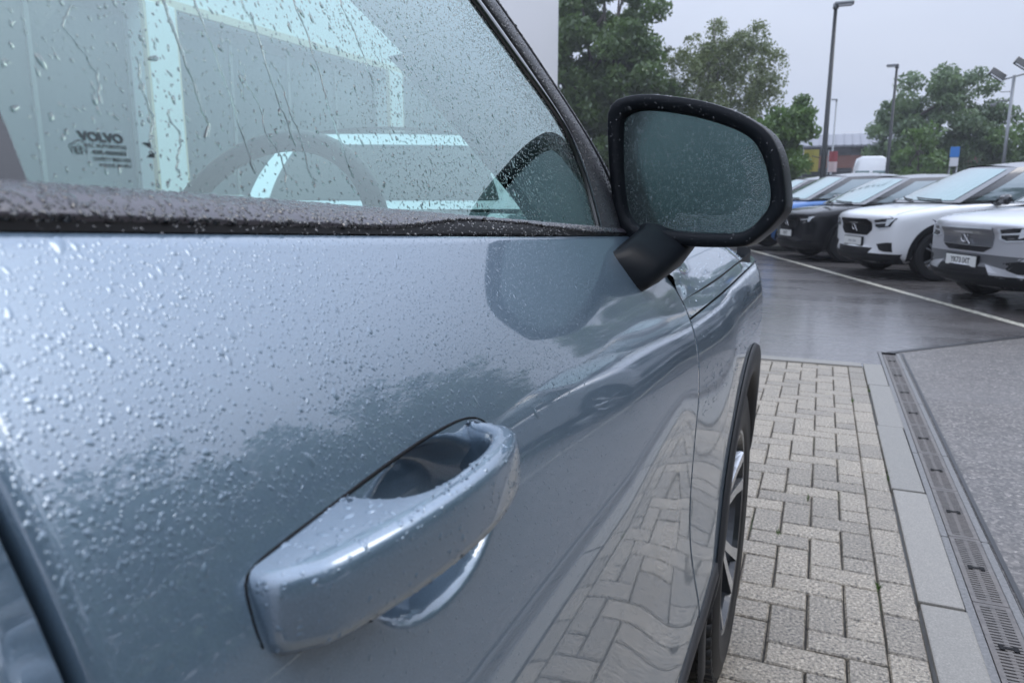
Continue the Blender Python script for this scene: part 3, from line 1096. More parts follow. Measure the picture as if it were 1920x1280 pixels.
# side glass ---------------------------------------------------------------
fe = spline([1.10, 1.148, 1.19, 1.222, 1.25, 1.276, 1.307, 1.368, 1.45, 1.52], [.872, .884, .892, .890, .880, .856, .805, .707, .55, .36])
so = spline([1.10, 1.147, 1.20, 1.25, 1.29, 1.328, 1.373, 1.45, 1.55], [.888, .900, .911, .900, .858, .806, .736, .588, .35])
pe = spline([1.10, 1.14, 1.217, 1.265, 1.328, 1.388, 1.46, 1.56], [1.10, 1.068, 1.026, .972, .884, .794, .665, .45])
BP = .1690
nz, nyg = 50, 60
zs = np.linspace(0, 1, nz)
V = []
for q in zs:
    for u in np.linspace(0, 1, nyg):
        yend = None
        z = 1.50 * q
        y = BP - .02 + u
        V.append((0, 0, 0))
V = []
for u in np.linspace(0, 1, nyg):
    for q in zs:
        zt = 1.132 + (1.50 - 1.132) * q
        y0 = BP - .012 - .10 * max(0, zt - 1.19)
        y = y0 + (float(fe(zt)) + .006 - y0) * u
        z = max(zt, float(zb(y)) - .012) if q < .02 else zt
        V.append((float(XG(y, z)), y, z))
glass = fix_normals(mesh('side_window', V, grid_faces(nyg, nz), M['side_glass'], hero, True, HC))
# B pillar cover and rear side window
V = [(float(XG(y, z)) + .0015, y - .10 * max(0, z - 1.19), z) for y in (.06, .12, BP - .003, BP) for z in np.linspace(1.17, 1.52, 12)]
bp = fix_normals(mesh('door_pillar', V, grid_faces(4, 12), M['black_gloss'], hero, True, HC))
V = [(float(XG(y, z)) + .0005, y, z) for y in np.linspace(-.80, .07, 20) for z in np.linspace(1.175, 1.52, 14)]
rw = fix_normals(mesh('rear_window', V, grid_faces(20, 14), simple('privacy_glass', (.01, .012, .013), .05, 0, Coat_Weight=1), hero, True, HC))

# window seal and A pillar ---------------------------------------------------
zs = np.linspace(1.125, 1.53, 70)
V = []
for z in zs:
    a, b = float(fe(z)), float(so(z))
    for (k, o) in ((-.004, .0005), (.10, .0030), (.5, .0052), (.92, .0042), (1.05, .0005)):
        y = a + (b - a) * k
        V.append((float(XG(y, z)) + o, y, z))
seal = fix_normals(mesh('window_seal', V, grid_faces(len(zs), 5), M['black_gloss'], hero, True, HC))
V = []
for z in zs:
    a, b = float(so(z)), float(pe(z))
    for (k, o) in ((0, .003), (.05, .0052), (.55, .0062), (.74, .0058), (.77, .0022), (.81, .0022), (.84, .0060), (.96, .0056), (1.0, .001), (1.02, -.012)):
        y = a + (b - a) * k
        V.append((float(XG(y, z)) + o, y, z))
M['pillar'] = plastic_mat('pillar_cover', (.045, .046, .050), .32, 800, .2)
pil = fix_normals(mesh('front_pillar', V, grid_faces(len(zs), 10), M['pillar'], hero, True, HC))

# windscreen, mirrored about the middle of the car
We = [(-.365, 1.06, 1.10), (-.372, 1.02, 1.15), (-.42, .955, 1.235), (-.472, .885, 1.318), (-.528, .80, 1.40), (-.60, .66, 1.50), (-.64, .56, 1.56)]
We = resample(We, 24)
V = []
for p in We:
    for w in np.linspace(0, 1, 30):
        x = p[0] + (2 * CX - 2 * p[0]) * w
        c = 1 - (2 * w - 1) ** 2
        V.append((x, p[1] + (.36 - .18 * (p[2] - 1.1) / .46) * c, p[2] + .03 * c * (p[2] - 1.1) / .46))
ws = fix_normals(mesh('windscreen', V, grid_faces(24, 30), M['screen_glass'], hero, True, HC))
# pillar outer return to the windscreen and inner trim
zz = We[:, 2]
V = []
for p in We:
    y = float(pe(min(p[2], 1.56))); a = np.array([float(XG(y, p[2])), y, p[2]])
    for q in (0, .35, .7, 1.0): V.append(a + (p - a) * q + np.array([.008 * math.sin(3.14 * q), .012 * math.sin(3.14 * q), 0]))
mesh('pillar_return', V, grid_faces(24, 4), M['black_gloss'], pil, True, HC)
V = []
for p in We:
    y = float(so(p[2])) + .0; a = np.array([float(XG(y, p[2])) - .016, y, p[2]])
    b = p + np.array([.012, -.035, -.004])
    for q in (0, .3, .65, 1.0): V.append(a + (b - a) * q + np.array([-.010 * math.sin(3.14 * q), -.022 * math.sin(3.14 * q), 0]))
    V.append(p + np.array([-.004, .004, 0]))
itrim = mesh('pillar_lining', V, grid_faces(24, 5), M['pillar_cloth'], hero, True, HC)
V = []
for p in We[:12]:
    for q in (0, 1): V.append(p + np.array([-.002 - .030 * q, -.006 + .012 * q, .0]))
mesh('screen_border', V, grid_faces(12, 2), M['black_plastic'], ws, True, HC)

# roof and header, far side body, floor -------------------------------------
V = []
ny_ = 24
for y in np.linspace(.62, -1.65, ny_):
    k = (.62 - y) / 2.27
    e = .40 if y < .45 else .40 + (y - .45) * 1.0
    zc = 1.585 + .06 * math.sin(min(1, k * 1.6) * 1.57) - .10 * max(0, k - .7)
    for w in np.linspace(0, 1, 22):
        x = -e + (2 * CX + 2 * e) * w
        c = 1 - abs(2 * w - 1) ** 2.6
        V.append((x, y + .20 * (1 - (2 * w - 1) ** 2) * max(0, 1 - k * 4), 1.50 + (zc - 1.50) * c ** .6))
roof = fix_normals(mesh('roof', V, grid_faces(ny_, 22), M['black_gloss'], hero, True, HC))
V = [(p[0] - .0, p[1], p[2] - .03) for p in V]
mesh('headlining', V, grid_faces(ny_, 22), M['pillar_cloth'], roof, True, HC)
V = []
for x in np.linspace(-.36, 2 * CX + .36, 14):
    c = 1 - ((x - CX) / .70) ** 2
    for (y, z) in ((-1.6, 1.5), (-1.74, 1.1), (-1.76, .7), (-1.70, .35)): V.append((x, y - .05 * c, z))
fix_normals(mesh('tailgate', V, grid_faces(14, 4), M['black_gloss'], hero, True, HC))
cab = MB()
cab.box((CX, .35, .42), (1.55, 2.2, .30))
cab.build('cabin_floor', M['interior'], hero, False, HC)
V = [(float(XS(y, z)) - .075, y, z) for y in np.linspace(-.9, 1.2, 24) for z in np.linspace(.35, 1.142, 12)]
mesh('door_card', V, grid_faces(24, 12), M['interior'], hero, True, HC)

dash = MB()
V = []
for x in np.linspace(-.36, 2 * CX + .36, 26):
    c = 1 - ((x - CX) / .70) ** 2
    for (dy, z) in ((.98, .70), (.90, .98), (.94, 1.075), (1.02, 1.095), (1.15, 1.10), (1.30, 1.085), (1.34, 1.07)):
        V.append((x, dy + .22 * c * (1 if dy > 1.1 else .4), z))
dash = fix_normals(mesh('dashboard', V, grid_faces(26, 7), M['interior'], hero, True, HC))
mb = MB()                                        # instrument hood
V = []
for a in np.linspace(0, math.pi, 18):
    for dy in (.0, .10, .16):
        V.append((-.66 - .165 * math.cos(a), .93 + dy, 1.075 + (.085 - dy * .15) * math.sin(a)))
mesh('instrument_hood', V, grid_faces(18, 3), M['interior'], dash, True, HC)
mb = MB().box((CX + .06, 1.0, 1.03), (.20, .02, .30), ch=.008).build('centre_screen', M['black_gloss'], dash, False, HC)

# steering wheel
SC = Vector((-.680, .779, 1.094)); ST = Matrix.Rotation(R(-24), 4, 'X')
def sw(x, z, o=0): return (SC + ST @ Vector((x, -o, z)))[:]
b = MB()
b.tube([sw(.176 * math.cos(a), .174 * math.sin(a)) for a in np.linspace(0, 2 * math.pi, 72, endpoint=False)], .0148, 14, closed=True)
swo = b.build('steering_wheel', M['leather'], hero, True, HC)
b = MB()
for a in (0, math.pi, -math.pi / 2):
    b.tube([sw(.05 * math.cos(a), .05 * math.sin(a), .01), sw(.12 * math.cos(a), .12 * math.sin(a), .006), sw(.185 * math.cos(a), .182 * math.sin(a))], [.03, .02, .016], 10)
hp = []
b.lathe([(0, .028), (.05, .026), (.078, .016), (.082, -.01), (.06, -.05)], (0, 0, 0), 'Y', 28)
o_ = len(b.v) - 28 * 5
for i in range(o_, len(b.v)):
    x, y, z = b.v[i]; b.v[i] = sw(x * 1.15, z * .85, y)
b.build('wheel_hub', M['interior'], swo, True, HC)
b = MB()
for xs_ in (-.69, -1.43):
    for (c, s, rx) in (((xs_, .18, .62), (.50, .52, .16), 0), ((xs_, -.14, .98), (.48, .14, .66), -.22)):
        pass
for xs_ in (-.69, -1.43):
    st = MB()
    st.box((xs_, .16, .66), (.50, .52, .16), ch=.05)
    st.box((xs_, -.30, 1.0), (.46, .14, .60), M=Matrix.Rotation(R(16), 4, 'X'), ch=.05)
    st.box((xs_, -.42, 1.40), (.26, .09, .18), M=Matrix.Rotation(R(12), 4, 'X'), ch=.035)
    st.build('seat', M['interior'], hero, True, HC)

# wing mirror ------------------------------------------------------------------
m_out = [(-0.2749, 0.9967, 1.278), (-0.2717, 0.9967, 1.2956), (-0.2593, 0.9954, 1.3051), (-0.2266, 0.9915, 1.3084), (-0.187, 0.9866, 1.3033), (-0.1481, 0.9817, 1.2951), (-0.1109, 0.9769, 1.2822), (-0.0867, 0.9737, 1.2691), (-0.0672, 0.9711, 1.2546), (-0.0555, 0.9693, 1.2355), (-0.0476, 0.9678, 1.2092), (-0.0422, 0.9664, 1.1739), (-0.043, 0.9662, 1.16), (-0.0595, 0.9678, 1.1379), (-0.0775, 0.9696, 1.1224), (-0.0887, 0.9709, 1.1161), (-0.1515, 0.9784, 1.114), (-0.2189, 0.9867, 1.118), (-0.2385, 0.9892, 1.1231), (-0.2533, 0.9912, 1.1335), (-0.2626, 0.9928, 1.1597), (-0.2717, 0.9953, 1.226)]
m_in = [(-0.2552, 0.9942, 1.2723), (-0.2475, 0.9935, 1.2842), (-0.2229, 0.9906, 1.2883), (-0.1729, 0.9844, 1.2804), (-0.1221, 0.9779, 1.2651), (-0.0897, 0.9737, 1.2479), (-0.0746, 0.9714, 1.2267), (-0.0647, 0.9696, 1.198), (-0.0617, 0.9687, 1.1713), (-0.07, 0.9694, 1.1545), (-0.0899, 0.9714, 1.1359), (-0.1272, 0.9759, 1.1323), (-0.192, 0.9838, 1.1349), (-0.2227, 0.9876, 1.1377), (-0.2365, 0.9894, 1.1473), (-0.2461, 0.991, 1.1655), (-0.2531, 0.9927, 1.2124)]
NM = 84
mo, mi_ = resample(m_out, NM, True), resample(m_in, NM, True)
# start both loops in the same direction from the centre
mc = np.array([-.155, .981, 1.205])
def by_angle(L):
    a = np.unwrap(np.arctan2(L[:, 2] - mc[2], L[:, 0] - mc[0]))
    if a[-1] < a[0]: L = L[::-1]; a = a[::-1]
    t_ = np.linspace(0, 2 * math.pi, NM, endpoint=False) + a[0]
    t_ = -math.pi + np.arange(NM) * 2 * math.pi / NM
    aa = np.concatenate([a - 2 * math.pi, a, a + 2 * math.pi, a + 4 * math.pi]); LL = np.concatenate([L] * 4)
    return np.stack([np.interp(t_, aa, LL[:, i]) for i in range(3)], 1)
mo, mi_ = by_angle(mo), by_angle(mi_)
fwd = np.array([.12, .99, -.02])
def sc_(L, s, d): return mc + (L - mc) * s + fwd * d
layers = [sc_(mi_, .985, .012), sc_(mi_, 1.0, .011), sc_(mi_, 1.012, .001), sc_(mi_, 1.03, -.002), .5 * sc_(mi_, 1.02, -.004) + .5 * sc_(mo, .99, -.004), sc_(mo, .982, -.0035), sc_(mo, .994, -.001), sc_(mo, 1.0, .004), sc_(mo, 1.006, .02), sc_(mo, 1.0, .05), sc_(mo, .95, .078), sc_(mo, .82, .10), sc_(mo, .55, .116), sc_(mo, .2, .122)]
V = np.concatenate(layers)
faces = []
for k in range(len(layers) - 1):
    for i in range(NM): faces.append((k * NM + i, k * NM + (i + 1) % NM, (k + 1) * NM + (i + 1) % NM, (k + 1) * NM + i))
faces.append(tuple((len(layers) - 1) * NM + i for i in range(NM)))
mir = fix_normals(mesh('wing_mirror', V, faces, M['black_plastic'], hero, True, HC))
gl = sc_(mi_, 1.0, .0105)
nvs = [mc + fwd * .0125] ; fs = []
V = [mc + fwd * .0105]
for q in (.35, .7, 1.0): V += [mc + fwd * .0105 + (p - mc - fwd * .0105) * q for p in sc_(mi_, 1.0, .0105)]
for i in range(NM): fs.append((0, 1 + i, 1 + (i + 1) % NM))
for k in range(2):
    for i in range(NM):
        a = 1 + k * NM + i; b_ = 1 + k * NM + (i + 1) % NM
        fs.append((a, a + NM, b_ + NM, b_))
mgl = fix_normals(mesh('mirror_glass', V, fs, M['mirror'], mir, True, HC))
# stalk
V = []
path = [((-.240, .862, 1.082), .052, .026), ((-.216, .884, 1.087), .050, .029), ((-.206, .932, 1.098), .046, .0255), ((-.197, .985, 1.111), .042, .024), ((-.193, 1.02, 1.126), .042, .024)]
dirs = [Vector((.25, .9, .36)).normalized()] * 5
pp = []
for (c, a_, b_) in path:
    ax1 = Vector((.45, .62, -.62)).normalized() if False else None
    pp.append((c, a_, b_))
b = MB()
rings = []
for k, (c, a_, b_) in enumerate(path):
    w = k / 4
    u1 = Vector((.16 - .5 * w, .75 * (1 - w), -.62 + .55 * w)); u1 = Vector((u1.x, u1.y, u1.z)).normalized()
    # long axis of the section: down-and-forward at the door, sideways under the housing
    A1 = (Vector((.36, .40, -.84)) * (1 - w) + Vector((1, .10, -.10)) * w).normalized()
    T_ = Vector((.10, .90, .30)).normalized()
    A1 = (A1 - T_ * A1.dot(T_)).normalized(); A2 = T_.cross(A1)
    for j in range(20):
        th = 2 * math.pi * j / 20
        ct, st_ = math.cos(th), math.sin(th)
        ex = abs(ct) ** .6 * (1 if ct > 0 else -1); ey = abs(st_) ** .6 * (1 if st_ > 0 else -1)
        rings.append((Vector(c) + A1 * ex * (.0275 + .012 * w) + A2 * ey * (.018 + .004 * w))[:])
F = grid_faces(5, 20) + [(k * 20 + 19, k * 20, (k + 1) * 20, (k + 1) * 20 + 19) for k in range(4)]
stalk = fix_normals(mesh('mirror_stalk', rings, F, M['black_plastic'], mir, True, HC))


# ------------------------------------------------------------------ parked cars
def body_mesh():
    st = [0, .05, .14, .32, .58, .86, 1.18, 1.6, 2.3, 3.1, 3.56, 4.0, 4.25, 4.38, 4.43]
    Wd = [.80, .85, .885, .915, .93, .935, .935, .93, .93, .935, .935, .915, .88, .84, .78]
    Tz = [.880, .925, .948, .978, 1.012, 1.042, 1.082, 1.10, 1.115, 1.13, 1.14, 1.13, 1.10, 1.04, .98]
    Bz = [.31, .25, .22, .20, .20, .20, .20, .20, .20, .20, .20, .22, .26, .30, .34]
    rows = []
    for t_, w, T, Bo in zip(st, Wd, Tz, Bz):
        half = [(0, Bo), (.60, Bo), (.90, Bo + .03), (.99, Bo + .16), (1.0, .62), (1.0, .80), (.995, T - .10), (.955, T - .035), (.86, T - .008), (.5, T + .015), (0, T + .025)]
        if t_ < .1: half = [(0, Bo), (.60, Bo), (.92, Bo + .02), (.98, Bo + .12), (1.0, .60), (1.0, .78), (.99, T - .08), (.95, T - .03), (.86, T - .006), (.5, T + .006), (0, T + .012)]
        ring = [(x * w, z) for x, z in half] + [(-x * w, z) for x, z in half[-2:0:-1]]
        fr = max(0, 1 - t_ / 1.0); bk = max(0, (t_ - 3.7) / .73)
        rows.append([(x, -t_ - .27 * (abs(x) / .93) ** 3.2 * fr + .22 * (abs(x) / .93) ** 3 * bk - (.05 * ((z - .62) / .4) ** 2 * fr if t_ < .1 else 0), z) for x, z in ring])
    k = len(rows[0])
    V = [p for r in rows for p in r]
    F = [(i * k + j, i * k + (j + 1) % k, (i + 1) * k + (j + 1) % k, (i + 1) * k + j) for i in range(len(rows) - 1) for j in range(k)]
    for base, sgn in ((0, 1), (len(rows) - 1, -1)):      # inner ring and cap
        ring = rows[base]; o = len(V)
        c = np.mean(np.array(ring), 0)
        for p in ring:
            q = (p[0] * .55, p[1] * .4 + (ring[0][1]) * .6 - 0, c[2] + (p[2] - c[2]) * .55)
            V.append(q)
        for j in range(k):
            q = (base * k + j, base * k + (j + 1) % k, o + (j + 1) % k, o + j)
            F.append(q[::-1] if sgn > 0 else q)
        h = k // 2
        for j in range(h):
            a, b_, c_, d = o + j, o + j + 1, o + (k - j - 1) % k, o + (k - j) % k
            q = [a, b_, c_, d]
            q = list(dict.fromkeys(q))
            if len(q) >= 3: F.append(tuple(q[::-1]) if sgn > 0 else tuple(q))
    me = bpy.data.meshes.new('body')
    me.from_pydata(V, [], F)
    o = bpy.data.objects.new('body', me); COL.objects.link(o)
    fix_normals(o)
    md = o.modifiers.new('s', 'SUBSURF'); md.levels = 2; md.render_levels = 2
    # wheel wells
    cb = MB()
    for sx in (-1, 1):
        for yc in (-.87, -3.56):
            cb.lathe([(0, .52), (.385, .52), (.385, 1.2), (0, 1.2)] if sx > 0 else [(0, -.52), (.385, -.52), (.385, -1.2), (0, -1.2)], (0, yc, .36), 'X', 36)
    co = cb.build('cutter', M['dark'])
    fix_normals(co)
    bo = o.modifiers.new('b', 'BOOLEAN'); bo.operation = 'DIFFERENCE'; bo.object = co; bo.solver = 'EXACT'
    dg = bpy.context.evaluated_depsgraph_get()
    ev = o.evaluated_get(dg)
    me2 = bpy.data.meshes.new_from_object(ev)
    o.modifiers.remove(bo)
    dg.update()
    me0 = bpy.data.meshes.new_from_object(o.evaluated_get(bpy.context.evaluated_depsgraph_get()))
    bvh = BVHTree.FromPolygons([v.co[:] for v in me0.vertices], [p.vertices[:] for p in me0.polygons])
    bpy.data.objects.remove(o); bpy.data.objects.remove(co)
    me2.name = 'body'
    me2.materials.clear(); me2.materials.append(M['paint']); me2.materials.append(M['dark'])
    idx = []
    for p in me2.polygons:
        c = p.center
        inwell = any((c.y - yc) ** 2 + (c.z - .36) ** 2 < .40 ** 2 and abs(c.x) < .86 for yc in (-.87, -3.56))
        idx.append(1 if (inwell or c.z < .215) else 0)
    me2.polygons.foreach_set('material_index', idx)
    me2.polygons.foreach_set('use_smooth', [True] * len(me2.polygons))
    try: me2.set_sharp_from_angle(angle=R(50))
    except Exception: pass
    return me2, bvh


BODY, BVH = body_mesh()


def hit_front(x, z):
    h = BVH.ray_cast(Vector((x, 1.0, z)), Vector((0, -1, 0)))
    return (h[0], h[1]) if h[0] is not None else (Vector((x, -.4, z)), Vector((0, 1, 0)))
def hit_side(y, z, s):
    h = BVH.ray_cast(Vector((s * 1.6, y, z)), Vector((-s, 0, 0)))
    return (h[0], h[1]) if h[0] is not None else (Vector((s * .93, y, z)), Vector((s, 0, 0)))


def front_panel(name, top, bot, off, n=14, m=4, mirror=False):
    """thick skin panel conforming to the nose between two polylines of (x, z)"""
    A, B_ = resample(top, n, sm=False), resample(bot, n, sm=False)
    V = []; 
    for s in ((1, -1) if mirror else (1,)):
        pass
    front = []; back = []
    for i in range(n):
        for j in range(m):
            x, z = A[i] + (B_[i] - A[i]) * j / (m - 1)
            if z > .6: z -= .05
            p, nr = hit_front(x, z)
            front.append((p + nr * off)[:]); back.append((p - nr * .02)[:])
    V = front + back; N = n * m
    F = grid_faces(n, m) + [tuple(q + N for q in f[::-1]) for f in grid_faces(n, m)]
    ring = [i * m for i in range(n)] + [(n - 1) * m + j for j in range(1, m)] + [i * m + m - 1 for i in range(n - 2, -1, -1)] + [j for j in range(m - 2, 0, -1)]
    for q in range(len(ring)):
        a, b_ = ring[q], ring[(q + 1) % len(ring)]
        F.append((a, b_, b_ + N, a + N))
    me = bpy.data.meshes.new(name); me.from_pydata(V, [], F)
    b = bmesh.new(); b.from_mesh(me); bmesh.ops.recalc_face_normals(b, faces=b.faces[:]); b.to_mesh(me); b.free()
    return me


def mirrored(me):
    m2 = me.copy()
    for v in m2.vertices: v.co.x = -v.co.x
    m2.flip_normals()
    return m2


def mb_mesh(b, name):
    me = bpy.data.meshes.new(name); me.from_pydata(b.v, [], b.f)
    q = bmesh.new(); q.from_mesh(me); bmesh.ops.recalc_face_normals(q, faces=q.faces[:]); q.to_mesh(me); q.free()
    return me


# cabin: bottom and top outlines
def cabin_pt(face, u, v, off=0.0):
    """face 'f' windscreen, 'r' rear, 's' side (u along, v up)"""
    if face == 's':
        yb, yt = -1.10 - u * 3.08, -2.02 - u * 1.86
        x = .845 + (.60 - .845) * v + .045 * math.sin(v * 3.14) + .03 * math.sin(u * 3.14)
        z = 1.08 + .02 * u + (.50 - .05 * (2 * u - .7) ** 2 * .6) * v
        return Vector((x + off, yb + (yt - yb) * v, z))
    w = 2 * u - 1
    if face == 'f':
        x = (.845 + (.60 - .845) * v + .045 * math.sin(v * 3.14)) * w
        y = -1.10 + (-2.02 + 1.10) * v + (.25 - .10 * v) * (1 - w * w) + .02 * math.sin(v * 3.14)
        z = 1.08 + .485 * v + .03 * (1 - w * w) * v
        return Vector((x, y, z)) + Vector((0, .45, .89)) * off
    x = (.845 + (.60 - .845) * v + .045 * math.sin(v * 3.14)) * w
    y = -4.18 + (.30) * v - .10 * (1 - w * w)
    z = 1.10 + .46 * v
    return Vector((x, y, z)) + Vector((0, -.9, .3)) * off


def cabin_mesh():
    b = MB()
    n = 12
    for face in ('f', 'r'):
        b.add([cabin_pt(face, i / 15, j / (n - 1))[:] for i in range(16) for j in range(n)], grid_faces(16, n))
    for s in (1, -1):
        V = [cabin_pt('s', i / 19, j / (n - 1)) for i in range(20) for j in range(n)]
        b.add([(p.x * s, p.y, p.z) for p in V], grid_faces(20, n))
    # roof
    V = []
    for i in range(20):
        u = i / 19
        e = cabin_pt('s', u, 1)
        for k in range(13):
            w = -1 + 2 * k / 12
            c = 1 - w * w
            V.append((e.x * w, e.y + (.15 * (1 - u) - .10 * u) * c * (1 if u in (0, 1) else .8 * abs(1 - 2 * u)), e.z + .03 * c + .05 * c * math.sin(min(1, u * 1.4 + .12) * 2.6)))
    b.add(V, grid_faces(20, 13))
    return mb_mesh(b, 'cabin')


def cabin_pane(face, u0, u1, v0, v1, off, name, sgn=1, skew=0.0, skew2=0.0):
    V = []; n, m = 12, 8
    for i in range(n):
        for j in range(m):
            v = v0 + (v1 - v0) * j / (m - 1)
            u = u0 + skew * v + (u1 + skew2 * v - u0 - skew * v) * i / (n - 1)
            p = cabin_pt(face, u, v, off)
            V.append((p.x * sgn, p.y, p.z))
    b = MB().add(V, grid_faces(n, m))
    me = mb_mesh(b, name)
    return me


def wheel_meshes():
    t = MB()
    t.lathe([(.23, -.10), (.30, -.112), (.345, -.105), (.360, -.08), (.360, .08), (.345, .105), (.30, .112), (.24, .105)], (0, 0, 0), 'X', 32)
    b = MB()
    b.lathe([(.245, .104), (.235, .09), (.22, .02)], (0, 0, 0), 'X', 32)
    b.lathe([(0, .085), (.05, .085), (.06, .06)], (0, 0, 0), 'X', 14)
    for k in range(5):
        for d in (-.16, .16):
            a = 2 * math.pi * k / 5
            p0 = (.078, .05 * math.cos(a), .05 * math.sin(a)); p1 = (.092, .232 * math.cos(a + d), .232 * math.sin(a + d))
            b.tube([p0, p1], [.014, .017], 5)
    return mb_mesh(t, 'tyre'), mb_mesh(b, 'rim')


def arch_mesh(yc, s):
    V = []
    for a in np.linspace(R(-12), R(192), 30):
        for (r, o) in ((.455, .002), (.45, .010), (.40, .010), (.383, .002), (.383, -.06)):
            rr = max(r, .40)
            y = yc + r * math.cos(a); z = .36 + r * math.sin(a)
            p, nr = hit_side(yc + rr * math.cos(a), max(.27, .36 + rr * math.sin(a)), s)
            V.append((p.x + s * o, y, z))
    return mb_mesh(MB().add(V, grid_faces(30, 5)), 'wheel_arch_trim')


def sill_mesh(s):
    V = []
    for y in np.linspace(-1.30, -3.14, 16):
        for (z, o) in ((.40, .002), (.39, .012), (.30, .012), (.24, .002), (.20, -.10)):
            p, nr = hit_side(y, max(z, .27), s)
            V.append((p.x + s * o, y, z))
    return mb_mesh(MB().add(V, grid_faces(16, 5)), 'sill_trim')


def pod_mesh(s):
    b = MB()
    V = []
    for k, (q, r) in enumerate(((0, .3), (.12, .8), (.5, 1), (.85, .92), (1, .5))):
        for j in range(12):
            a = 2 * math.pi * j / 12
            V.append((s * (.90 + .22 * q), -1.60 + .075 * r * math.cos(a), 1.125 + .075 * r * math.sin(a)))
    b.add(V, [(i * 12 + j, i * 12 + (j + 1) % 12, (i + 1) * 12 + (j + 1) % 12, (i + 1) * 12 + j) for i in range(4) for j in range(12)] + [tuple(range(12)), tuple(48 + j for j in range(12))])
    b.tube([(s * .84, -1.56, 1.06), (s * .95, -1.60, 1.07)], [.03, .025], 8)
    return mb_mesh(b, 'wing_mirror')


def handle_mesh(y, s):
    p, nr = hit_side(y, .95, s)
    return mb_mesh(MB().box((p.x + s * .012, y, .955), (.03, .22, .032), ch=.008), 'door_handle')


def line_mesh(pts, s, name='door_gap', w=.006):
    V = []
    for (y, z) in pts:
        for d in (-w, w):
            p, nr = hit_side(y + d, z, s)
            V.append((p.x + s * .002, y + d, z))
    return mb_mesh(MB().add(V, grid_faces(len(pts), 2)), name)


def text_mesh(txt, size, bold=0.0):
    cu = bpy.data.curves.new('text', 'FONT')
    cu.body = txt; cu.size = size; cu.align_x = 'CENTER'; cu.align_y = 'CENTER'; cu.offset = bold; cu.resolution_u = 3
    o = bpy.data.objects.new('text', cu); COL.objects.link(o)
    me = bpy.data.meshes.new_from_object(o.evaluated_get(bpy.context.evaluated_depsgraph_get()))
    bpy.data.objects.remove(o); bpy.data.curves.remove(cu)
    return me


CAB = cabin_mesh()
TY, RI = wheel_meshes()
SHARED = dict(
    windscreen=cabin_pane('f', .07, .93, .05, .93, .006, 'windscreen'),
    rear_window=cabin_pane('r', .08, .92, .12, .85, .006, 'rear_window'),
)
for s, k in ((1, 'a'), (-1, 'b')):
    SHARED['sw1' + k] = cabin_pane('s', .045, .40, .06, .86, .006, 'side_window', s, .05, .02)
    SHARED['sw2' + k] = cabin_pane('s', .43, .70, .06, .86, .006, 'side_window', s, .02, .0)
    SHARED['sw3' + k] = cabin_pane('s', .73, .93, .10, .82, .006, 'side_window', s, .0, -.04)
    for i, yc in enumerate((-.87, -3.56)): SHARED['arch%d%s' % (i, k)] = arch_mesh(yc, s)
    SHARED['sill' + k] = sill_mesh(s)
    SHARED['pod' + k] = pod_mesh(s)
    for i, y in enumerate((-2.15, -3.05)): SHARED['hd%d%s' % (i, k)] = handle_mesh(y, s)
    SHARED['gap0' + k] = line_mesh([(-1.33, z) for z in np.linspace(.42, 1.05, 10)], s)
    SHARED['gap1' + k] = line_mesh([(-2.38, z) for z in np.linspace(.42, 1.08, 10)], s)
    SHARED['gap2' + k] = line_mesh([(-3.25 + .25 * smooth(.9, .4, z), z) for z in np.linspace(.42, 1.08, 10)], s)
for i, (u0, u1, v1) in enumerate(((.16, .46, .10), (.48, .80, .13))):
    SHARED['wiper%d' % i] = mb_mesh(MB().tube([cabin_pt('f', u0 + (u1 - u0) * q, .045 + (v1 - .045) * q ** 1.5, .02)[:] for q in np.linspace(0, 1, 9)], .009, 5), 'wiper')
def top_line(s):
    V = []
    for y in np.linspace(-.10, -1.30, 22):
        for d in (-.004, .004):
            x = s * (.80 + .02 * y + d)
            h = BVH.ray_cast(Vector((x, y, 2.0)), Vector((0, 0, -1)))
            V.append((x, y, (h[0].z if h[0] is not None else .9) + .002))
    return mb_mesh(MB().add(V, grid_faces(22, 2)), 'bonnet_gap')
for s, k in ((1, 'a'), (-1, 'b')): SHARED['bg' + k] = top_line(s)
# nose pieces
FP = {}
FP['lip'] = front_panel('lower_lip', [(-.86, .37), (0, .36), (.86, .37)], [(-.80, .235), (-.4, .215), (.4, .215), (.80, .235)], .012, 30, 4)
FP['intake'] = front_panel('lower_intake', [(-.50, .44), (.50, .44)], [(-.42, .345), (.42, .345)], .005, 16, 4)
FP['vent'] = front_panel('bumper_vent', [(.58, .50), (.76, .53), (.82, .53)], [(.64, .42), (.72, .40), (.82, .40)], .004, 8, 4)
FP['grille'] = front_panel('grille', [(-.45, .86), (-.38, .90), (.38, .90), (.45, .86)], [(-.45, .74), (-.34, .665), (.34, .665), (.45, .74)], .006, 22, 6)
FP['gtop'] = front_panel('grille_strip', [(-.43, .905), (.43, .905)], [(-.43, .886), (.43, .886)], .011, 18, 3)
FP['shield'] = front_panel('grille_shield', [(-.44, .90), (.44, .90)], [(-.42, .71), (.42, .71)], .010, 20, 6)
FP['slot'] = front_panel('nose_intake', [(-.42, .70), (.42, .70)], [(-.30, .645), (.30, .645)], .005, 16, 3)
FP['lamp'] = front_panel('headlight', [(.52, .885), (.66, .905), (.835, .915)], [(.52, .80), (.60, .772), (.79, .80)], .006, 14, 5)
FP['lampbar'] = front_panel('light_bar', [(.53, .848), (.76, .868)], [(.53, .832), (.755, .848)], .010, 10, 2)
FP['lampfork'] = front_panel('light_bar', [(.735, .90), (.82, .905)], [(.715, .805), (.76, .815)], .009, 5, 4)
FP['lamprim'] = front_panel('light_bar', [(.50, .895), (.525, .895)], [(.50, .79), (.525, .80)], .010, 4, 5)
FP['lamprim2'] = front_panel('light_bar', [(.50, .80), (.60, .775), (.76, .79)], [(.50, .788), (.60, .763), (.76, .78)], .010, 12, 2)
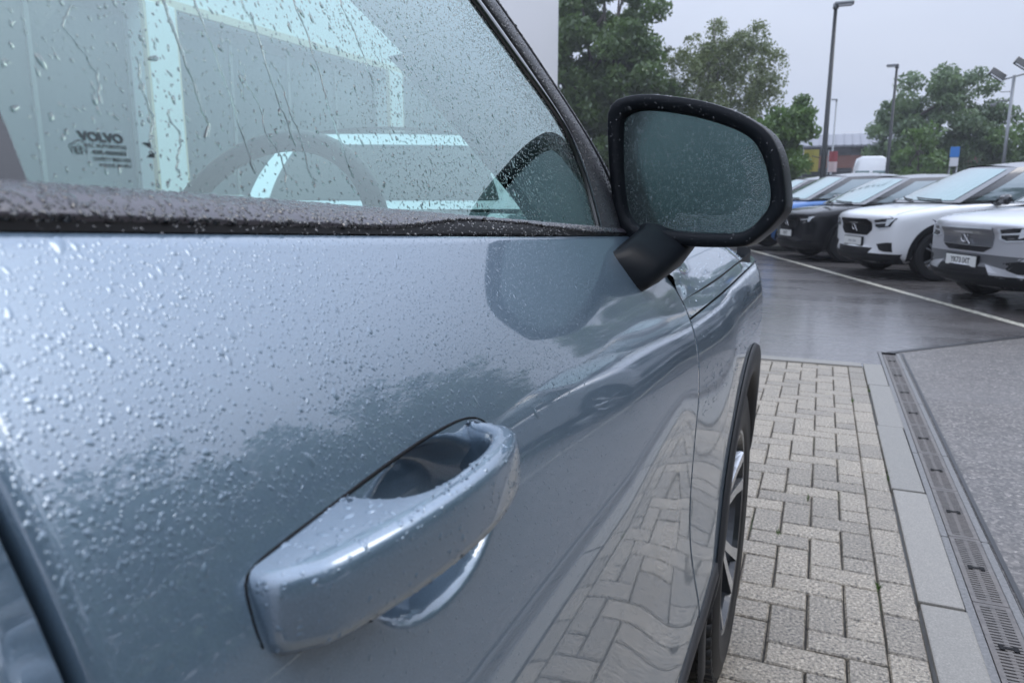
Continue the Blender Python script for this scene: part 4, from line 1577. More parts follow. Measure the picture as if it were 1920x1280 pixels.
FP['bump_line'] = front_panel('bumper_strip', [(-.85, .50), (.85, .50)], [(-.85, .494), (.85, .494)], .003, 24, 2)
FP['lower_grey'] = front_panel('bumper_panel', [(-.80, .57), (0, .575), (.80, .57)], [(-.66, .44), (0, .435), (.66, .44)], .004, 26, 4)
FP['skid'] = front_panel('bumper_blade', [(.36, .47), (.60, .44), (.74, .40)], [(.47, .355), (.62, .345), (.82, .355)], .010, 10, 4)
pl_c, pl_n = hit_front(0, .52)


def emblem_mesh():
    b = MB()
    c, _n = hit_front(0, .745)
    y = c.y + .02
    b.tube([(.058 * math.cos(a), y, .745 + .058 * math.sin(a)) for a in np.linspace(0, 2 * math.pi, 24, endpoint=False)], .009, 6, closed=True)
    b.tube([(.075, y + .004, .825), (-.11, y + .004, .665)], .008, 6)
    b.tube([(.045, y, .795), (.085, y, .835)], .011, 6); b.tube([(.085, y, .795), (.085, y, .837)], .008, 6)
    b.tube([(.045, y, .837), (.087, y, .837)], .008, 6)
    return mb_mesh(b, 'emblem')


def slats_mesh():
    b = MB()
    for z in np.linspace(.645, .82, 8):
        for x in np.linspace(-.36, .36, 13):
            p, n_ = hit_front(x, z)
            b.box((p.x, p.y + .008, z), (.034, .006, .010))
    return mb_mesh(b, 'grille_slat')


EM, SL = emblem_mesh(), slats_mesh()
MF = {k: mirrored(FP[k]) for k in ('vent', 'lamp', 'lampbar', 'lampfork', 'lamprim', 'lamprim2', 'skid')}
PLATE = mb_mesh(MB().box((0, 0, 0), (.52, .012, .112), ch=.004), 'number_plate')
PBACK = mb_mesh(MB().box((0, 0, 0), (.55, .03, .135), ch=.006), 'plate_holder')

M['car_glass'] = simple('pale_car_glass', (0.21, 0.31, 0.305), 0.12, 0.5, Coat_Weight=0.6, Coat_IOR=1.6)  # opaque pale teal base, half metallic
M['car_glass_dark'] = simple('dark_car_glass', (0.16, 0.21, 0.225), 0.06, 0.3, Coat_Weight=1.0, Coat_IOR=1.7)
M['lamp_dark'] = simple('headlight_dark', (0.02, 0.022, 0.025), 0.08, 0.0, Coat_Weight=1.0)
M['lamp_white'] = simple('headlight_bar', (0.70, 0.73, 0.76), 0.2, 0.1, Coat_Weight=1.0)
M['plate'] = simple('plate_white', (0.72, 0.73, 0.70), 0.35)
M['plate_ink'] = simple('plate_ink', (0.015, 0.015, 0.02), 0.4)
M['plate_grey'] = simple('plate_grey_print', (0.35, 0.36, 0.38), 0.4)
M['grille_black'] = simple('grille_black', (.006, .006, .007), .4, Specular_IOR_Level=.12)
M['bg_clad'] = simple('car_cladding', (0.011, 0.0115, 0.013), 0.55, Specular_IOR_Level=.2)


def parked_car(loc, heading, label, paint, style, plate=None, roof_m=None, ink=None, rear=None, group='cars parked in a row behind the line', name='parked_car'):
    root = empty(name, (loc[0], loc[1], GZ), heading)
    tag(root, label, 'car', group)
    def put(nm, me, mat, parent=root):
        if not me.materials: me.materials.append(mat)
        o = link_mesh(nm, me, parent)
        o.material_slots[0].link = 'OBJECT'; o.material_slots[0].material = mat
        return o
    body = put('body', BODY, paint)
    put('cabin', CAB, roof_m or M['black_gloss'])
    put('windscreen', SHARED['windscreen'], M['car_glass'])
    put('rear_window', SHARED['rear_window'], rear or M['car_glass_dark'])
    for k in 'ab':
        for q in ('sw1', 'sw2', 'sw3'): put('side_window', SHARED[q + k], M['car_glass_dark'])
        for i in (0, 1):
            put('wheel_arch_trim', SHARED['arch%d%s' % (i, k)], M['bg_clad'])
            put('door_handle', SHARED['hd%d%s' % (i, k)], paint)
        for i in (0, 1, 2): put('door_gap', SHARED['gap%d%s' % (i, k)], M['dark'])
        put('sill_trim', SHARED['sill' + k], M['bg_clad'])
        put('wing_mirror', SHARED['pod' + k], M['black_gloss'])
    for sx in (1, -1):
        for yc in (-.87, -3.56):
            w = put('wheel', TY, M['tyre']); w.location = (sx * .805, yc, .36)
            if sx < 0: w.rotation_euler = (0, 0, math.pi)
            put('rim', RI, M['alloy_dark'] if style == 'dark' else M['alloy'], w)
    put('lower_lip', FP['lip'], M['bg_clad'])
    for q in ('wiper0', 'wiper1'): put('wiper', SHARED[q], M['bg_clad'])
    for k in 'ab': put('bonnet_gap', SHARED['bg' + k], M['dark'])
    if style == 'ev':
        sh = simple('shield_' + paint.name, (0.20, 0.205, 0.22), .35, .6, Coat_Weight=1.0)
        g = put('grille_shield', FP['shield'], sh)
        put('grille_strip', FP['gtop'], M['lamp_white'])
        put('nose_intake', FP['slot'], M['dark'])
        put('bumper_panel', FP['lower_grey'], simple('bumper_grey', (0.16, 0.165, 0.175), .4, .4, Coat_Weight=.6))
        put('lower_intake', FP['intake'], M['dark'])
        put('bumper_vent', FP['vent'], M['dark']); put('bumper_vent', MF['vent'], M['dark'])
        put('bumper_blade', FP['skid'], paint); put('bumper_blade', MF['skid'], paint)
    else:
        g = put('grille', FP['grille'], M['grille_black'])
        s_ = put('grille_slat', SL, M['bg_clad'], g); s_['kind'] = 'stuff'
        put('lower_intake', FP['intake'], M['dark'])
        put('bumper_vent', FP['vent'], M['dark']); put('bumper_vent', MF['vent'], M['dark'])
    put('emblem', EM, M['chrome'] if style != 'ev' else M['alloy'], g)
    for D_ in (FP, MF):
        h = put('headlight', D_['lamp'], M['lamp_dark'])
        for q in ('lampbar', 'lampfork', 'lamprim', 'lamprim2'):
            if style == 'dark' and q.startswith('lamprim'): continue
            put('light_bar', D_[q], M['lamp_white'], h)
    zp = .485 if style == 'ev' else .52
    p = Vector((0, hit_front(0, zp)[0].y, zp))
    hb = put('plate_holder', PBACK, M['bg_clad']); hb.location = (p.x, p.y + .012, p.z)
    pl = put('number_plate', PLATE, M['plate']); pl.location = (p.x, p.y + .030, p.z)
    if plate:
        tm = text_mesh(plate, .082 if len(plate) < 10 else .05, .0015)
        w_ = max(v.co.x for v in tm.vertices) - min(v.co.x for v in tm.vertices)
        tx = put('plate_lettering', tm, ink or M['plate_ink'], pl)
        tx.rotation_euler = (R(90), 0, R(180)); tx.location = (0, .0075, 0)
        tx.scale = (min(1, .47 / w_), 1, 1)
    return root


M['silver'] = paint_mat('silver_paint', (0.66, 0.67, 0.70), 0.5, 0.36, 1.5)
M['white_paint'] = paint_mat('white_paint', (0.80, 0.81, 0.82), 0.0, 0.4, 1.5)
M['black_paint'] = paint_mat('black_paint', (0.006, 0.006, 0.008), 0.0, 0.45, 1.32, .08)
M['blue_paint'] = paint_mat('bright_blue_paint', (0.045, 0.16, 0.42), 0.35, 0.38, 1.5)
M['grey_paint'] = paint_mat('dark_grey_paint', (0.07, 0.075, 0.08), 0.5, 0.4, 1.5)
NOSE = math.atan2(-.90, -.436)   # direction the noses point in, as an angle from +Y
HEAD = math.atan2(0.915, -0.404)
def heading(v): return math.atan2(-v[0], v[1])
HD_ = heading((-.915, -.404))
def bay(s, back=0.12):
    p = ROW0 + ROWD * s - np.array([-.943, -.334]) * back
    return p
parked_car(bay(-0.25, .08), HD_, 'silver car with closed grey grille panel, nearest the camera in the parked row', M['silver'], 'ev', 'YK73 JXT')
parked_car(bay(2.8, .10), HD_, 'white car with black grille, roof and wheel arches in the parked row', M['white_paint'], 'petrol', 'dealer plate', ink=M['plate_grey'])
blk = parked_car(bay(5.7, .0), HD_, 'black car with dark bonnet parked between the white car and the blue car', M['black_paint'], 'dark', 'B2NT')
blk.scale = (1, 1, .945)
parked_car(bay(8.3, -.1), HD_, 'bright blue car with black roof parked behind the black car', M['blue_paint'], 'petrol')
parked_car(bay(11.6, .2), HD_, 'dark grey car at the far end of the parked row past the blue car', M['grey_paint'], 'petrol')
parked_car((-4.35, 7.7), heading((-.45, .9)), 'dark car with pale roof colour standing in for its edge highlights, seen through the side window of the near car', M['grey_paint'], 'petrol', roof_m=M['silver'], rear=simple('tinted_rear_glass', (.03, .035, .038), .25, 0), group=None)  # silver roof colour stands in for highlights along the dark roof edges


# ------------------------------------------------------------------ dealership building beside the near car
FX = -10.9
M['render_white'] = simple('white_cladding', (0.78, 0.78, 0.80), .45)
M['mullion'] = simple('grey_mullion', (0.20, 0.21, 0.22), .4)
M['beige'] = simple('beige_edge', (0.62, 0.52, 0.38), .5)
M['shop_glass'] = simple('shop_glass', (0.10, 0.115, 0.13), .12, 0.0)
bld = empty('dealership_building', (FX - 6, 14, 0))
tag(bld, 'dealership building with tall white upper wall, grey glazing and white pillars beyond the near car', 'building')
bo_ = (FX - 6, 14, 0)
BY0, BY1 = -2.0, 31.5
MB().box((FX - 6 - .03, (BY0 + BY1) / 2, 7.6), (12, BY1 - BY0, 6.4)).build('upper_wall', M['render_white'], bld, False, bo_)
MB().box((FX - 6.4, (BY0 + BY1) / 2 - .2, 2.2), (12, BY1 - BY0 - .6, 4.4)).build('lower_wall', simple('grey_panel_wall', (.16, .165, .18), .5), bld, False, bo_)
MB().box((FX + .02, (BY0 + BY1) / 2, 4.46), (.10, BY1 - BY0 - .2, .14)).build('canopy_edge', M['beige'], bld, False, bo_)
yb = BY0 + .5
pil_y = [2.5, 10.2, 17.9, 25.6]
for yp in pil_y:
    p_ = MB().box((FX - .15, yp, 2.2), (.62, .62, 4.38), ch=.02).build('pillar', M['render_white'], bld, False, bo_)
    for d in (-.33, .33): MB().box((FX + .10, yp + d, 2.2), (.10, .04, 4.36)).build('pillar_edge', M['beige'], p_, False, bo_)
edges = [BY0 + .4] + pil_y + [BY1 - .5]
for a, b_ in zip(edges[:-1], edges[1:]):
    n_ = max(1, round((b_ - a - .7) / 1.75)); w_ = (b_ - a - .7) / n_
    for k in range(n_):
        yc = a + .35 + w_ * (k + .5)
        pn = MB().box((FX - .36, yc, 2.15), (.05, w_ - .08, 4.0)).build('window', M['shop_glass'], bld, False, bo_)
        MB().box((FX - .34, yc + w_ / 2, 2.15), (.10, .07, 4.2)).build('mullion', M['mullion'], pn, False, bo_)

# ------------------------------------------------------------------ trees
def leaf_cloud(name, clumps, n_leaf, size, mat, parent, org, seed, droop=0.0, flat=0.55):
    rng = np.random.default_rng(seed)
    cl = np.array([c[:3] for c in clumps]); rad = np.array([c[3] for c in clumps])
    w = rad ** 2; idx = rng.choice(len(cl), n_leaf, p=w / w.sum())
    d = rng.normal(size=(n_leaf, 3)); d /= np.linalg.norm(d, axis=1, keepdims=True)
    rr = rng.uniform(0, 1, n_leaf) ** 0.45
    P = cl[idx] + d * (rad[idx] * rr)[:, None] * np.array([1, 1, .75])
    if droop: P[:, 2] -= rng.exponential(droop, n_leaf) * (rr > .6)
    A = rng.normal(size=(n_leaf, 3)); A[:, 2] -= .5; A /= np.linalg.norm(A, axis=1, keepdims=True)
    Bv = np.cross(A, rng.normal(size=(n_leaf, 3))); Bv /= np.linalg.norm(Bv, axis=1, keepdims=True)
    s = size * rng.uniform(.6, 1.3, n_leaf)
    a = A * s[:, None]; b = Bv * (s * flat)[:, None]
    nn = np.cross(A, Bv) * (s * .12)[:, None]
    V = np.stack([P - a, P + b * .8 + nn, P + a, P - b * .8 + nn], 1).reshape(-1, 3) - np.asarray(org)
    F = np.arange(n_leaf * 4).reshape(-1, 4)
    me = bpy.data.meshes.new(name)
    me.vertices.add(len(V)); me.vertices.foreach_set('co', V.astype(np.float32).ravel())
    me.loops.add(n_leaf * 4); me.loops.foreach_set('vertex_index', F.astype(np.int32).ravel())
    me.polygons.add(n_leaf)
    me.polygons.foreach_set('loop_start', (np.arange(n_leaf) * 4).astype(np.int32))
    me.polygons.foreach_set('loop_total', np.full(n_leaf, 4, np.int32))
    me.materials.append(mat); me.update()
    return link_mesh(name, me, parent)


def tree(base, height, lobes, n_leaf, leaf, mat, bark, label, seed, trunk_r=.16, n_cl=70, cl_r=(.5, 1.1), droop=0.0, group=None, trunk_top=.75, name='tree', forks=1):
    """lobes: (dx, dy, z, rx, ry, rz) ellipsoids that hold the clumps"""
    rng = np.random.default_rng(seed)
    root = empty(name, (base[0], base[1], GZ)); tag(root, label, 'tree' if name != 'shrub' else 'shrub', group)
    org = np.array([base[0], base[1], GZ])
    vol = np.array([l[3] * l[4] * l[5] for l in lobes]); vol = vol / vol.sum()
    clumps = []
    for k in range(n_cl):
        l = lobes[rng.choice(len(lobes), p=vol)]
        d = rng.normal(size=3); d /= np.linalg.norm(d)
        q = rng.uniform(.25, 1) ** .6
        c = np.array([base[0] + l[0], base[1] + l[1], l[2]]) + d * q * np.array(l[3:6])
        clumps.append((*c, rng.uniform(*cl_r)))
    leaf_cloud('crown', clumps, n_leaf, leaf, mat, root, org, seed + 1, droop)
    mb = MB()
    top = height * trunk_top
    pts = [(base[0], base[1], GZ)]
    x, y = base[0], base[1]
    for k in range(1, 7):
        x += rng.normal(0, .08); y += rng.normal(0, .08)
        pts.append((x, y, top * k / 6))
    mb.tube(pts, [trunk_r * (1.15 - .14 * k) for k in range(7)], 9)
    tr = mb.build('trunk', bark, root, True, org)
    for k in range(14):
        c = clumps[rng.integers(len(clumps))]
        z0 = rng.uniform(.25, .95) * top
        i = min(5, int(z0 / top * 6)); p0 = np.array(pts[i]); p1 = np.array(pts[i + 1]); s_ = z0 / top * 6 - i
        a = p0 + (p1 - p0) * s_
        e = np.array(c[:3]); m_ = (a + e) / 2 + np.array([0, 0, -.05 * np.linalg.norm(e - a)]) + rng.normal(0, .1, 3)
        MB().tube([a, m_, e], [trunk_r * .42, trunk_r * .28, trunk_r * .10], 6).build('limb', bark, tr, True, org)
    return root


tree((-10.6, 38.0), 14, [(0, 0, 8.5, 3.4, 2.8, 5.5), (1.6, -.6, 5.0, 2.4, 2.2, 3.2), (-2, 0, 4.5, 3, 2.4, 3.4), (-2.3, 0, 9.5, 2.2, 2, 4.2)], 60000, .15, M['leaf_dark'], M['bark'],
     'tall dense dark green tree rising out of frame between white wall and birch', 21, .26, 150, (.6, 1.2))
tree((-5.4, 39.5), 10.5, [(0, 0, 6.2, 2.5, 2.0, 3.2), (1.3, 0, 7.2, 2.1, 1.6, 1.7), (-.9, 0, 4.4, 2.4, 2, 2.6), (.2, 0, 8.6, 1.9, 1.0, 1.5), (-1.2, 0, 7.4, 1.6, 1.2, 1.8), (1.6, 0, 4.6, 1.6, 1.4, 2.0)], 42000, .085, M['leaf_birch'], M['birch_bark'],
     'birch with drooping sprays and pale trunk behind the wing mirror', 33, .13, 130, (.30, .8), droop=.75, trunk_top=.92)
tree((-1.95, 35.0), 5.6, [(0, 0, 3.0, 1.35, 1.2, 2.1), (.35, 0, 4.0, .95, .9, 1.3)], 11000, .12, M['leaf_bright'], M['bark'],
     'bushy bright green tree just right of the wing mirror, lower than the birch', 44, .10, 45, (.35, .7))
tree((-3.6, 36.5), 5.0, [(0, 0, 2.8, 2.0, 1.4, 2.2)], 4000, .14, M['leaf_dark'], M['bark'],
     'low dark green tree filling the gap under the birch behind the mirror', 46, .10, 36, (.4, .8))
tree((5.9, 52.0), 9.4, [(0, 0, 5.6, 3.2, 2.6, 2.8), (1.0, 0, 7.0, 2.1, 1.8, 1.7), (-1.8, 0, 4.4, 1.9, 1.8, 2.2), (2.3, 0, 4.2, 1.9, 1.6, 2.4)], 24000, .14, M['leaf_oak'], M['bark'],
     'broad round-crowned oak between the middle lamp post and the floodlight post', 55, .26, 105, (.45, .95))
tree((4.7, 46.0), 5.4, [(0, 0, 2.8, 1.3, 1.2, 2.0)], 2600, .14, M['leaf_bright'], M['bark'],
     'small bright green tree in front of the oak, left of the blue sign', 57, .09, 30, (.35, .7))
tree((11.0, 50.0), 8.2, [(0, 0, 4.4, 2.6, 2.0, 3.0), (1.2, 0, 6.0, 1.7, 1.5, 1.8), (-1.6, 0, 3.0, 1.6, 1.4, 1.8)], 6500, .15, M['leaf_bright'], M['bark'],
     'yellowish green tree at the right edge behind the floodlight post', 66, .18, 70, (.4, .9))
tree((2.75, 58.0), 5.2, [(0, 0, 3.0, 1.1, 1.0, 1.6), (1.2, 0, 2.6, 1.1, 1, 1.2)], 2200, .14, M['leaf_oak'], M['bark'],
     'small tree in front of the long roofed building, left of the middle lamp post', 77, .09, 26, (.35, .7))

def hedge(name, x0, x1, y, h, n, mat, label, seed, depth=3.0):
    rng = np.random.default_rng(seed)
    cl = [(rng.uniform(x0, x1), y + rng.uniform(-depth / 2, depth / 2), rng.uniform(.2, 1) * h - .4, rng.uniform(.6, 1.1)) for _ in range(int((x1 - x0) * 2.2))]
    o = leaf_cloud(name, cl, n, .2, mat, None, (0, 0, 0), seed)
    o['kind'] = 'stuff'
    tag(o, label, 'woodland')
    return o


def wood(pts, h, n, mat, label, seed, leaf=.3):
    rng = np.random.default_rng(seed)
    cl = []
    P = resample(pts, 140, sm=False)
    for p in P:
        hh = h * rng.uniform(.65, 1.1)
        for k in range(6): cl.append((p[0] + rng.normal(0, 1.2), p[1] + rng.normal(0, 1.2), rng.uniform(.05, 1) * hh, rng.uniform(1.0, 2.0)))
    o = leaf_cloud('woodland', cl, n, leaf, mat, None, (0, 0, 0), seed)
    tag(o, label, 'woodland', None, 'stuff')


wood([(-40, 60), (-3, 62)], 4.5, 5000, M['leaf_dark'], 'dark woodland far behind the trees on the left', 90)
wood([(2, 78), (9, 76), (17, 70)], 5.5, 9000, M['leaf_oak'], 'low belt of woodland far behind the oak and the floodlight post', 91, .26)
wood([(24, 58), (23, 44), (22, 28), (18, 11), (15, -6), (10, -20)], 13.5, 70000, M['leaf_oak'], 'unseen belt of tall woodland added on the right to darken the reflection in the near door', 92, .30)  # out of view; added and raised for its dark reflection in the door

# ------------------------------------------------------------------ lamp posts, signs, van, far building
M['post_dark'] = simple('dark_painted_steel', (.022, .025, .026), .4, .2)
M['post_grey'] = simple('galvanised_steel', (.25, .26, .27), .45, .6)
M['lens'] = simple('lamp_lens', (.75, .76, .78), .3)
def lamp_post(x, y, h, r0, r1, label, mat, arm, group='street lamps over the car park'):
    root = empty('street_lamp', (x, y, GZ)); tag(root, label, 'street lamp', group)
    b = MB().tube([(0, 0, 0), (0, 0, .9)], [r0 * 1.35, r0 * 1.3], 12)
    b.tube([(0, 0, .9), (0, 0, 1.0), (0, 0, h)], [r0 * 1.3, r0, r1], 12)
    b.tube([(-.02 - r0, 0, h * .36), (-.30, 0, h * .37)], .012, 5) if arm == 2 else None
    b.build('post', mat, root, True)
    hd = MB().box((.20 if arm > 0 else -.16, 0, h + .02), (.46 if arm > 0 else .42, .24, .08), ch=.03)
    hd.tube([(0, 0, h - .1), (0, 0, h + .03)], [r1 * 1.6, r1 * 1.6], 8)
    hh = hd.build('lamp_head', M['post_grey'], root, True)
    MB().box((.22 if arm > 0 else -.18, 0, h - .03), (.32 if arm > 0 else .28, .20, .02)).build('lens', M['lens'], hh)
    return root


lamp_post(-.085, 22.0, 5.98, .078, .044, 'tall dark lamp post nearest the wing mirror with a pale flat lamp head', M['post_dark'], 2)
lamp_post(2.23, 33.5, 6.08, .075, .044, 'dark lamp post in the middle, standing in front of the oak', M['post_dark'], -1)
lamp_post(.33, 63.0, 8.2, .09, .05, 'faint thin lamp post far off in front of the roofed building', M['post_grey'], -1)
root = empty('floodlight_post', (6.78, 37.0, GZ)); tag(root, 'grey post on the right with two floodlights and a security camera', 'floodlight post')
MB().tube([(0, 0, 0), (0, 0, 5.95)], [.075, .06], 12).build('post', M['post_grey'], root, True)
MB().tube([(-.45, 0, 5.78), (.50, 0, 6.02)], .03, 8).build('cross_arm', M['post_grey'], root, True)
for (x, z, rx) in ((-.60, 6.0, .75), (.22, 6.36, .62)):
    f = MB().box((x, -.05, z), (.62, .14, .34), M=Matrix.Rotation(R(35), 4, 'Y') @ Matrix.Rotation(R(-35), 4, 'X'), ch=.02).build('floodlight', M['post_dark'], root)
    MB().box((x + .0, -.13, z - .05), (.52, .02, .26), M=Matrix.Rotation(R(35), 4, 'Y') @ Matrix.Rotation(R(-35), 4, 'X')).build('lens', M['lens'], f)
cmr = MB().tube([(-.05, 0, 4.95), (-.35, 0, 4.98), (-.55, 0, 4.86)], .025, 6).box((-.62, 0, 4.82), (.20, .12, .12), ch=.02).build('security_camera', M['post_grey'], root, True)
MB().tube([(-.04, 0, 5.32), (-.42, 0, 5.32)], .018, 6).build('bracket', M['post_grey'], root, True)

def banner(x, y, z0, z1, w, c1, c2, label, name='banner_flag', split=.5):
    root = empty(name, (x, y, GZ)); tag(root, label, 'flag')
    MB().tube([(-w / 2, 0, 0), (-w / 2, 0, z1 + .05)], .025, 8).build('pole', M['post_grey'], root, True)
    zs_ = z0 + (z1 - z0) * split
    for (a, b_, c) in ((z0, zs_, c2), (zs_, z1, c1)):
        V = [(-w / 2 + w * i / 8, .05 * math.sin(i * .9) * i / 8, a + (b_ - a) * j / 3) for i in range(9) for j in range(4)]
        V += [(p[0], p[1] + .012, p[2]) for p in V]
        F = grid_faces(9, 4); F += [tuple(q + 36 for q in f[::-1]) for f in F]
        mesh('cloth', V, F, c, root)
banner(-.74, 40.0, 2.3, 3.35, .72, simple('yellow_cloth', (.38, .33, .07), .7), simple('yellow_cloth', (.38, .33, .07), .7), 'yellow banner flag by the brick wall of the long building')
banner(.26, 41.0, 2.3, 3.3, .42, simple('red_cloth', (.34, .07, .08), .7), simple('white_cloth', (.7, .55, .55), .7), 'red and white banner flag to the right of the dark lamp post')
root = empty('sign_board', (6.05, 45.0, GZ)); tag(root, 'blue and white sign board standing in front of the oak', 'sign')
MB().box((0, 0, 3.35), (.42, .08, .52), ch=.01).build('blue_panel', simple('sign_blue', (.04, .22, .62), .4), root)
MB().box((0, 0, 2.85), (.40, .08, .44), ch=.01).build('white_panel', M['render_white'], root)
for d in (-.16, .16): MB().tube([(d, .02, 0), (d, .02, 2.7)], .04, 8).build('leg', M['post_grey'], root, True)

root = empty('van', (2.2, 44.5, GZ)); root.scale = (.95, 1.1, 1.13); tag(root, 'white van parked beyond the blue car roof', 'van')
V = []
sec = [(-.98, .35), (-1.0, .9), (-.98, 1.6), (-.90, 2.3), (-.78, 2.72), (-.5, 2.83), (.5, 2.83), (.78, 2.72), (.90, 2.3), (.98, 1.6), (1.0, .9), (.98, .35)]
for (y, s_, dz) in ((0, .93, -.06), (.08, .98, 0), (.6, 1, 0), (3.6, 1, 0), (4.0, .98, -.3), (4.5, .95, -1.2), (5.1, .9, -1.5)):
    for (x, z) in sec: V.append((x * s_, y, min(z, 2.83 + dz)))
b = MB().add(V, [(i * 12 + j, i * 12 + j + 1, (i + 1) * 12 + j + 1, (i + 1) * 12 + j) for i in range(6) for j in range(11)] + [tuple(range(12)), tuple(72 + j for j in range(12))])
fix_normals(b.build('body', M['white_paint'], root, True))
for s_ in (-1, 1): MB().box((s_ * .44, -.012, 1.85), (.72, .03, .62), ch=.03).build('rear_window', M['car_glass'], root)
MB().box((0, -.02, .45), (1.9, .12, .2), ch=.03).build('bumper', M['bg_clad'], root)
for s_ in (-1, 1):
    MB().box((s_ * .88, -.015, 1.3), (.12, .05, .5), ch=.02).build('tail_lamp', simple('tail_red', (.4, .02, .02), .3), root)
    for y in (.9, 4.2): MB().lathe([(0, -.1), (.25, -.1), (.34, -.08), (.34, .08), (.25, .1), (0, .1)], (s_ * .88, y, .34), 'X', 20).build('wheel', M['tyre'], root, True)

M['roof_grey'] = simple('standing_seam_roof', (.20, .205, .23), .45, .1)
t = NT('brick_wall')
v = t.coord('Object', (1, 1, 1))
br = t.n('ShaderNodeTexBrick'); br.inputs['Scale'].default_value = 4.0
br.inputs['Color1'].default_value = (.26, .085, .055, 1); br.inputs['Color2'].default_value = (.21, .07, .05, 1); br.inputs['Mortar'].default_value = (.27, .2, .17, 1)
cmb = t.n('ShaderNodeSeparateXYZ'); cb2 = t.n('ShaderNodeCombineXYZ')
t.l(v, cmb.inputs[0]); t.l(cmb.outputs[0], cb2.inputs[0]); t.l(cmb.outputs[2], cb2.inputs[1]); t.l(cb2.outputs[0], br.inputs['Vector'])
t.bsdf(Base_Color=br.outputs['Color'], Roughness=.85)
M['brick'] = t.mat
fb = empty('long_building', (-1, 72, GZ)); tag(fb, 'long low building with grey pitched roof above a brick wall in the distance', 'building')
MB().box((0, 3.2, 1.75), (25.4, 4.6, 3.5)).build('lower_wall', simple('dark_shop_wall', (.07, .07, .075), .5), fb)
MB().box((0, 3, 4.03), (26, 5, 1.06)).build('brick_wall', M['brick'], fb)
MB().box((0, 3.1, 5.0), (25.6, 4.6, .88)).build('upper_wall', simple('dark_clad_wall', (.12, .125, .135), .5), fb)
b = MB(); b.add([(-13.3, -.3, 5.4), (13.3, -.3, 5.4), (13.3, 3.2, 6.55), (-13.3, 3.2, 6.55), (-13.3, 6.7, 5.4), (13.3, 6.7, 5.4), (-13.3, -.3, 5.25), (13.3, -.3, 5.25), (13.3, 6.7, 5.25), (-13.3, 6.7, 5.25)],
                [(0, 1, 2, 3), (3, 2, 5, 4), (6, 7, 1, 0), (9, 8, 5, 4), (0, 3, 4, 9, 6), (1, 2, 5, 8, 7), (6, 7, 8, 9)])
rf = b.build('roof', M['roof_grey'], fb)
for k in range(40):
    x = -12.9 + k * .66
    MB().box((x, 1.45, 4.96), (.05, 3.9, .05), M=None).add([], []) if False else None
sb = MB()
for k in range(40):
    x = -12.9 + k * .66
    sb.add([(x - .03, -.3, 5.4), (x + .03, -.3, 5.4), (x + .03, 3.2, 6.55), (x - .03, 3.2, 6.55), (x - .03, -.33, 5.46), (x + .03, -.33, 5.46), (x + .03, 3.17, 6.61), (x - .03, 3.17, 6.61)], [(4, 5, 6, 7), (0, 4, 7, 3), (1, 2, 6, 5), (0, 1, 5, 4)])
so_ = sb.build('seam', M['roof_grey'], rf); so_['kind'] = 'stuff'
for k in range(11):
    x = -11 + k * 2.2
    w_ = MB().box((x, .78, 5.0), (1.5, .1, .7)).build('window', simple('far_glass', (.05, .06, .07), .1), fb)
MB().box((2.2, .2, 3.3), (7, .7, .14)).build('canopy', simple('canopy_dark', (.05, .05, .055), .5), fb)
MB().box((1.6, .88, 2.2), (5.4, .1, 2.0)).build('shopfront', simple('far_shop', (.04, .045, .05), .1), fb)


# ------------------------------------------------------------------ rain on the near car
def keep(mask, *arrs): return [a[mask] for a in arrs]


def rain_on(name, fx, Y, Z, r, el, mat, parent, seed, h=.42, seg=8, rings=(.62, 1.0)):
    P, N, D = surf_frame(fx, Y, Z)
    return droplet_mesh(name, P, N, D, r, el, mat, parent, HC, h, seg, rings, seed)


rg = np.random.default_rng(3)
# front door, upper slope: beads close together
Y, Z = jgrid(.115, 1.07, 1.035, 1.175, .0022, rg)
lim = (Z < Zt(Y) - .004) & (Y < Yf(Z) - .004) & (((Y - HY) / HRY) ** 2 + ((Z - HZ) / HRZ) ** 2 > 1.05)
fade = smooth(1.035, 1.085, Z + .045 * smooth(.2, .9, Y)) * .75 + .22
thin = 1 - .55 * smooth(.2, .8, blot(Y, Z, 45, 4)) * smooth(.55, .2, Y) * smooth(1.15, 1.11, Z)
lim &= rg.uniform(0, 1, len(Y)) < fade * thin
Y, Z = keep(lim, Y, Z)
near = smooth(.45, .15, Y)
r = np.exp(rg.normal(math.log(.00052), .34, len(Y))) * (1 + .22 * near); r = np.clip(r, .00035, .0026)
big = rg.uniform(0, 1, len(Y)) < .014; r[big] *= 1.9
rain_on('raindrops', XD, Y, Z, r, rg.uniform(1.0, 1.8, len(Y)), M['rain_paint'], door, 5, h=.115)
# finer spots further down
Y, Z = jgrid(.115, 1.12, .74, 1.05, .0037, rg)
lim = (Y < Yf(Z) - .004) & (((Y - HY) / HRY) ** 2 + ((Z - HZ) / HRZ) ** 2 > 1.05)
lim &= rg.uniform(0, 1, len(Y)) < smooth(.85, 1.04, Z) * .75 + .10
lim &= ~((Y > .155) & (Y < .356) & (Z > 1.026) & (Z < 1.064))
Y, Z = keep(lim, Y, Z)
r = np.clip(np.exp(rg.normal(math.log(.00050), .35, len(Y))), .00025, .0013)
rain_on('raindrops', XD, Y, Z, r, rg.uniform(1.0, 1.5, len(Y)), M['rain_paint'], door, 6, h=.2)

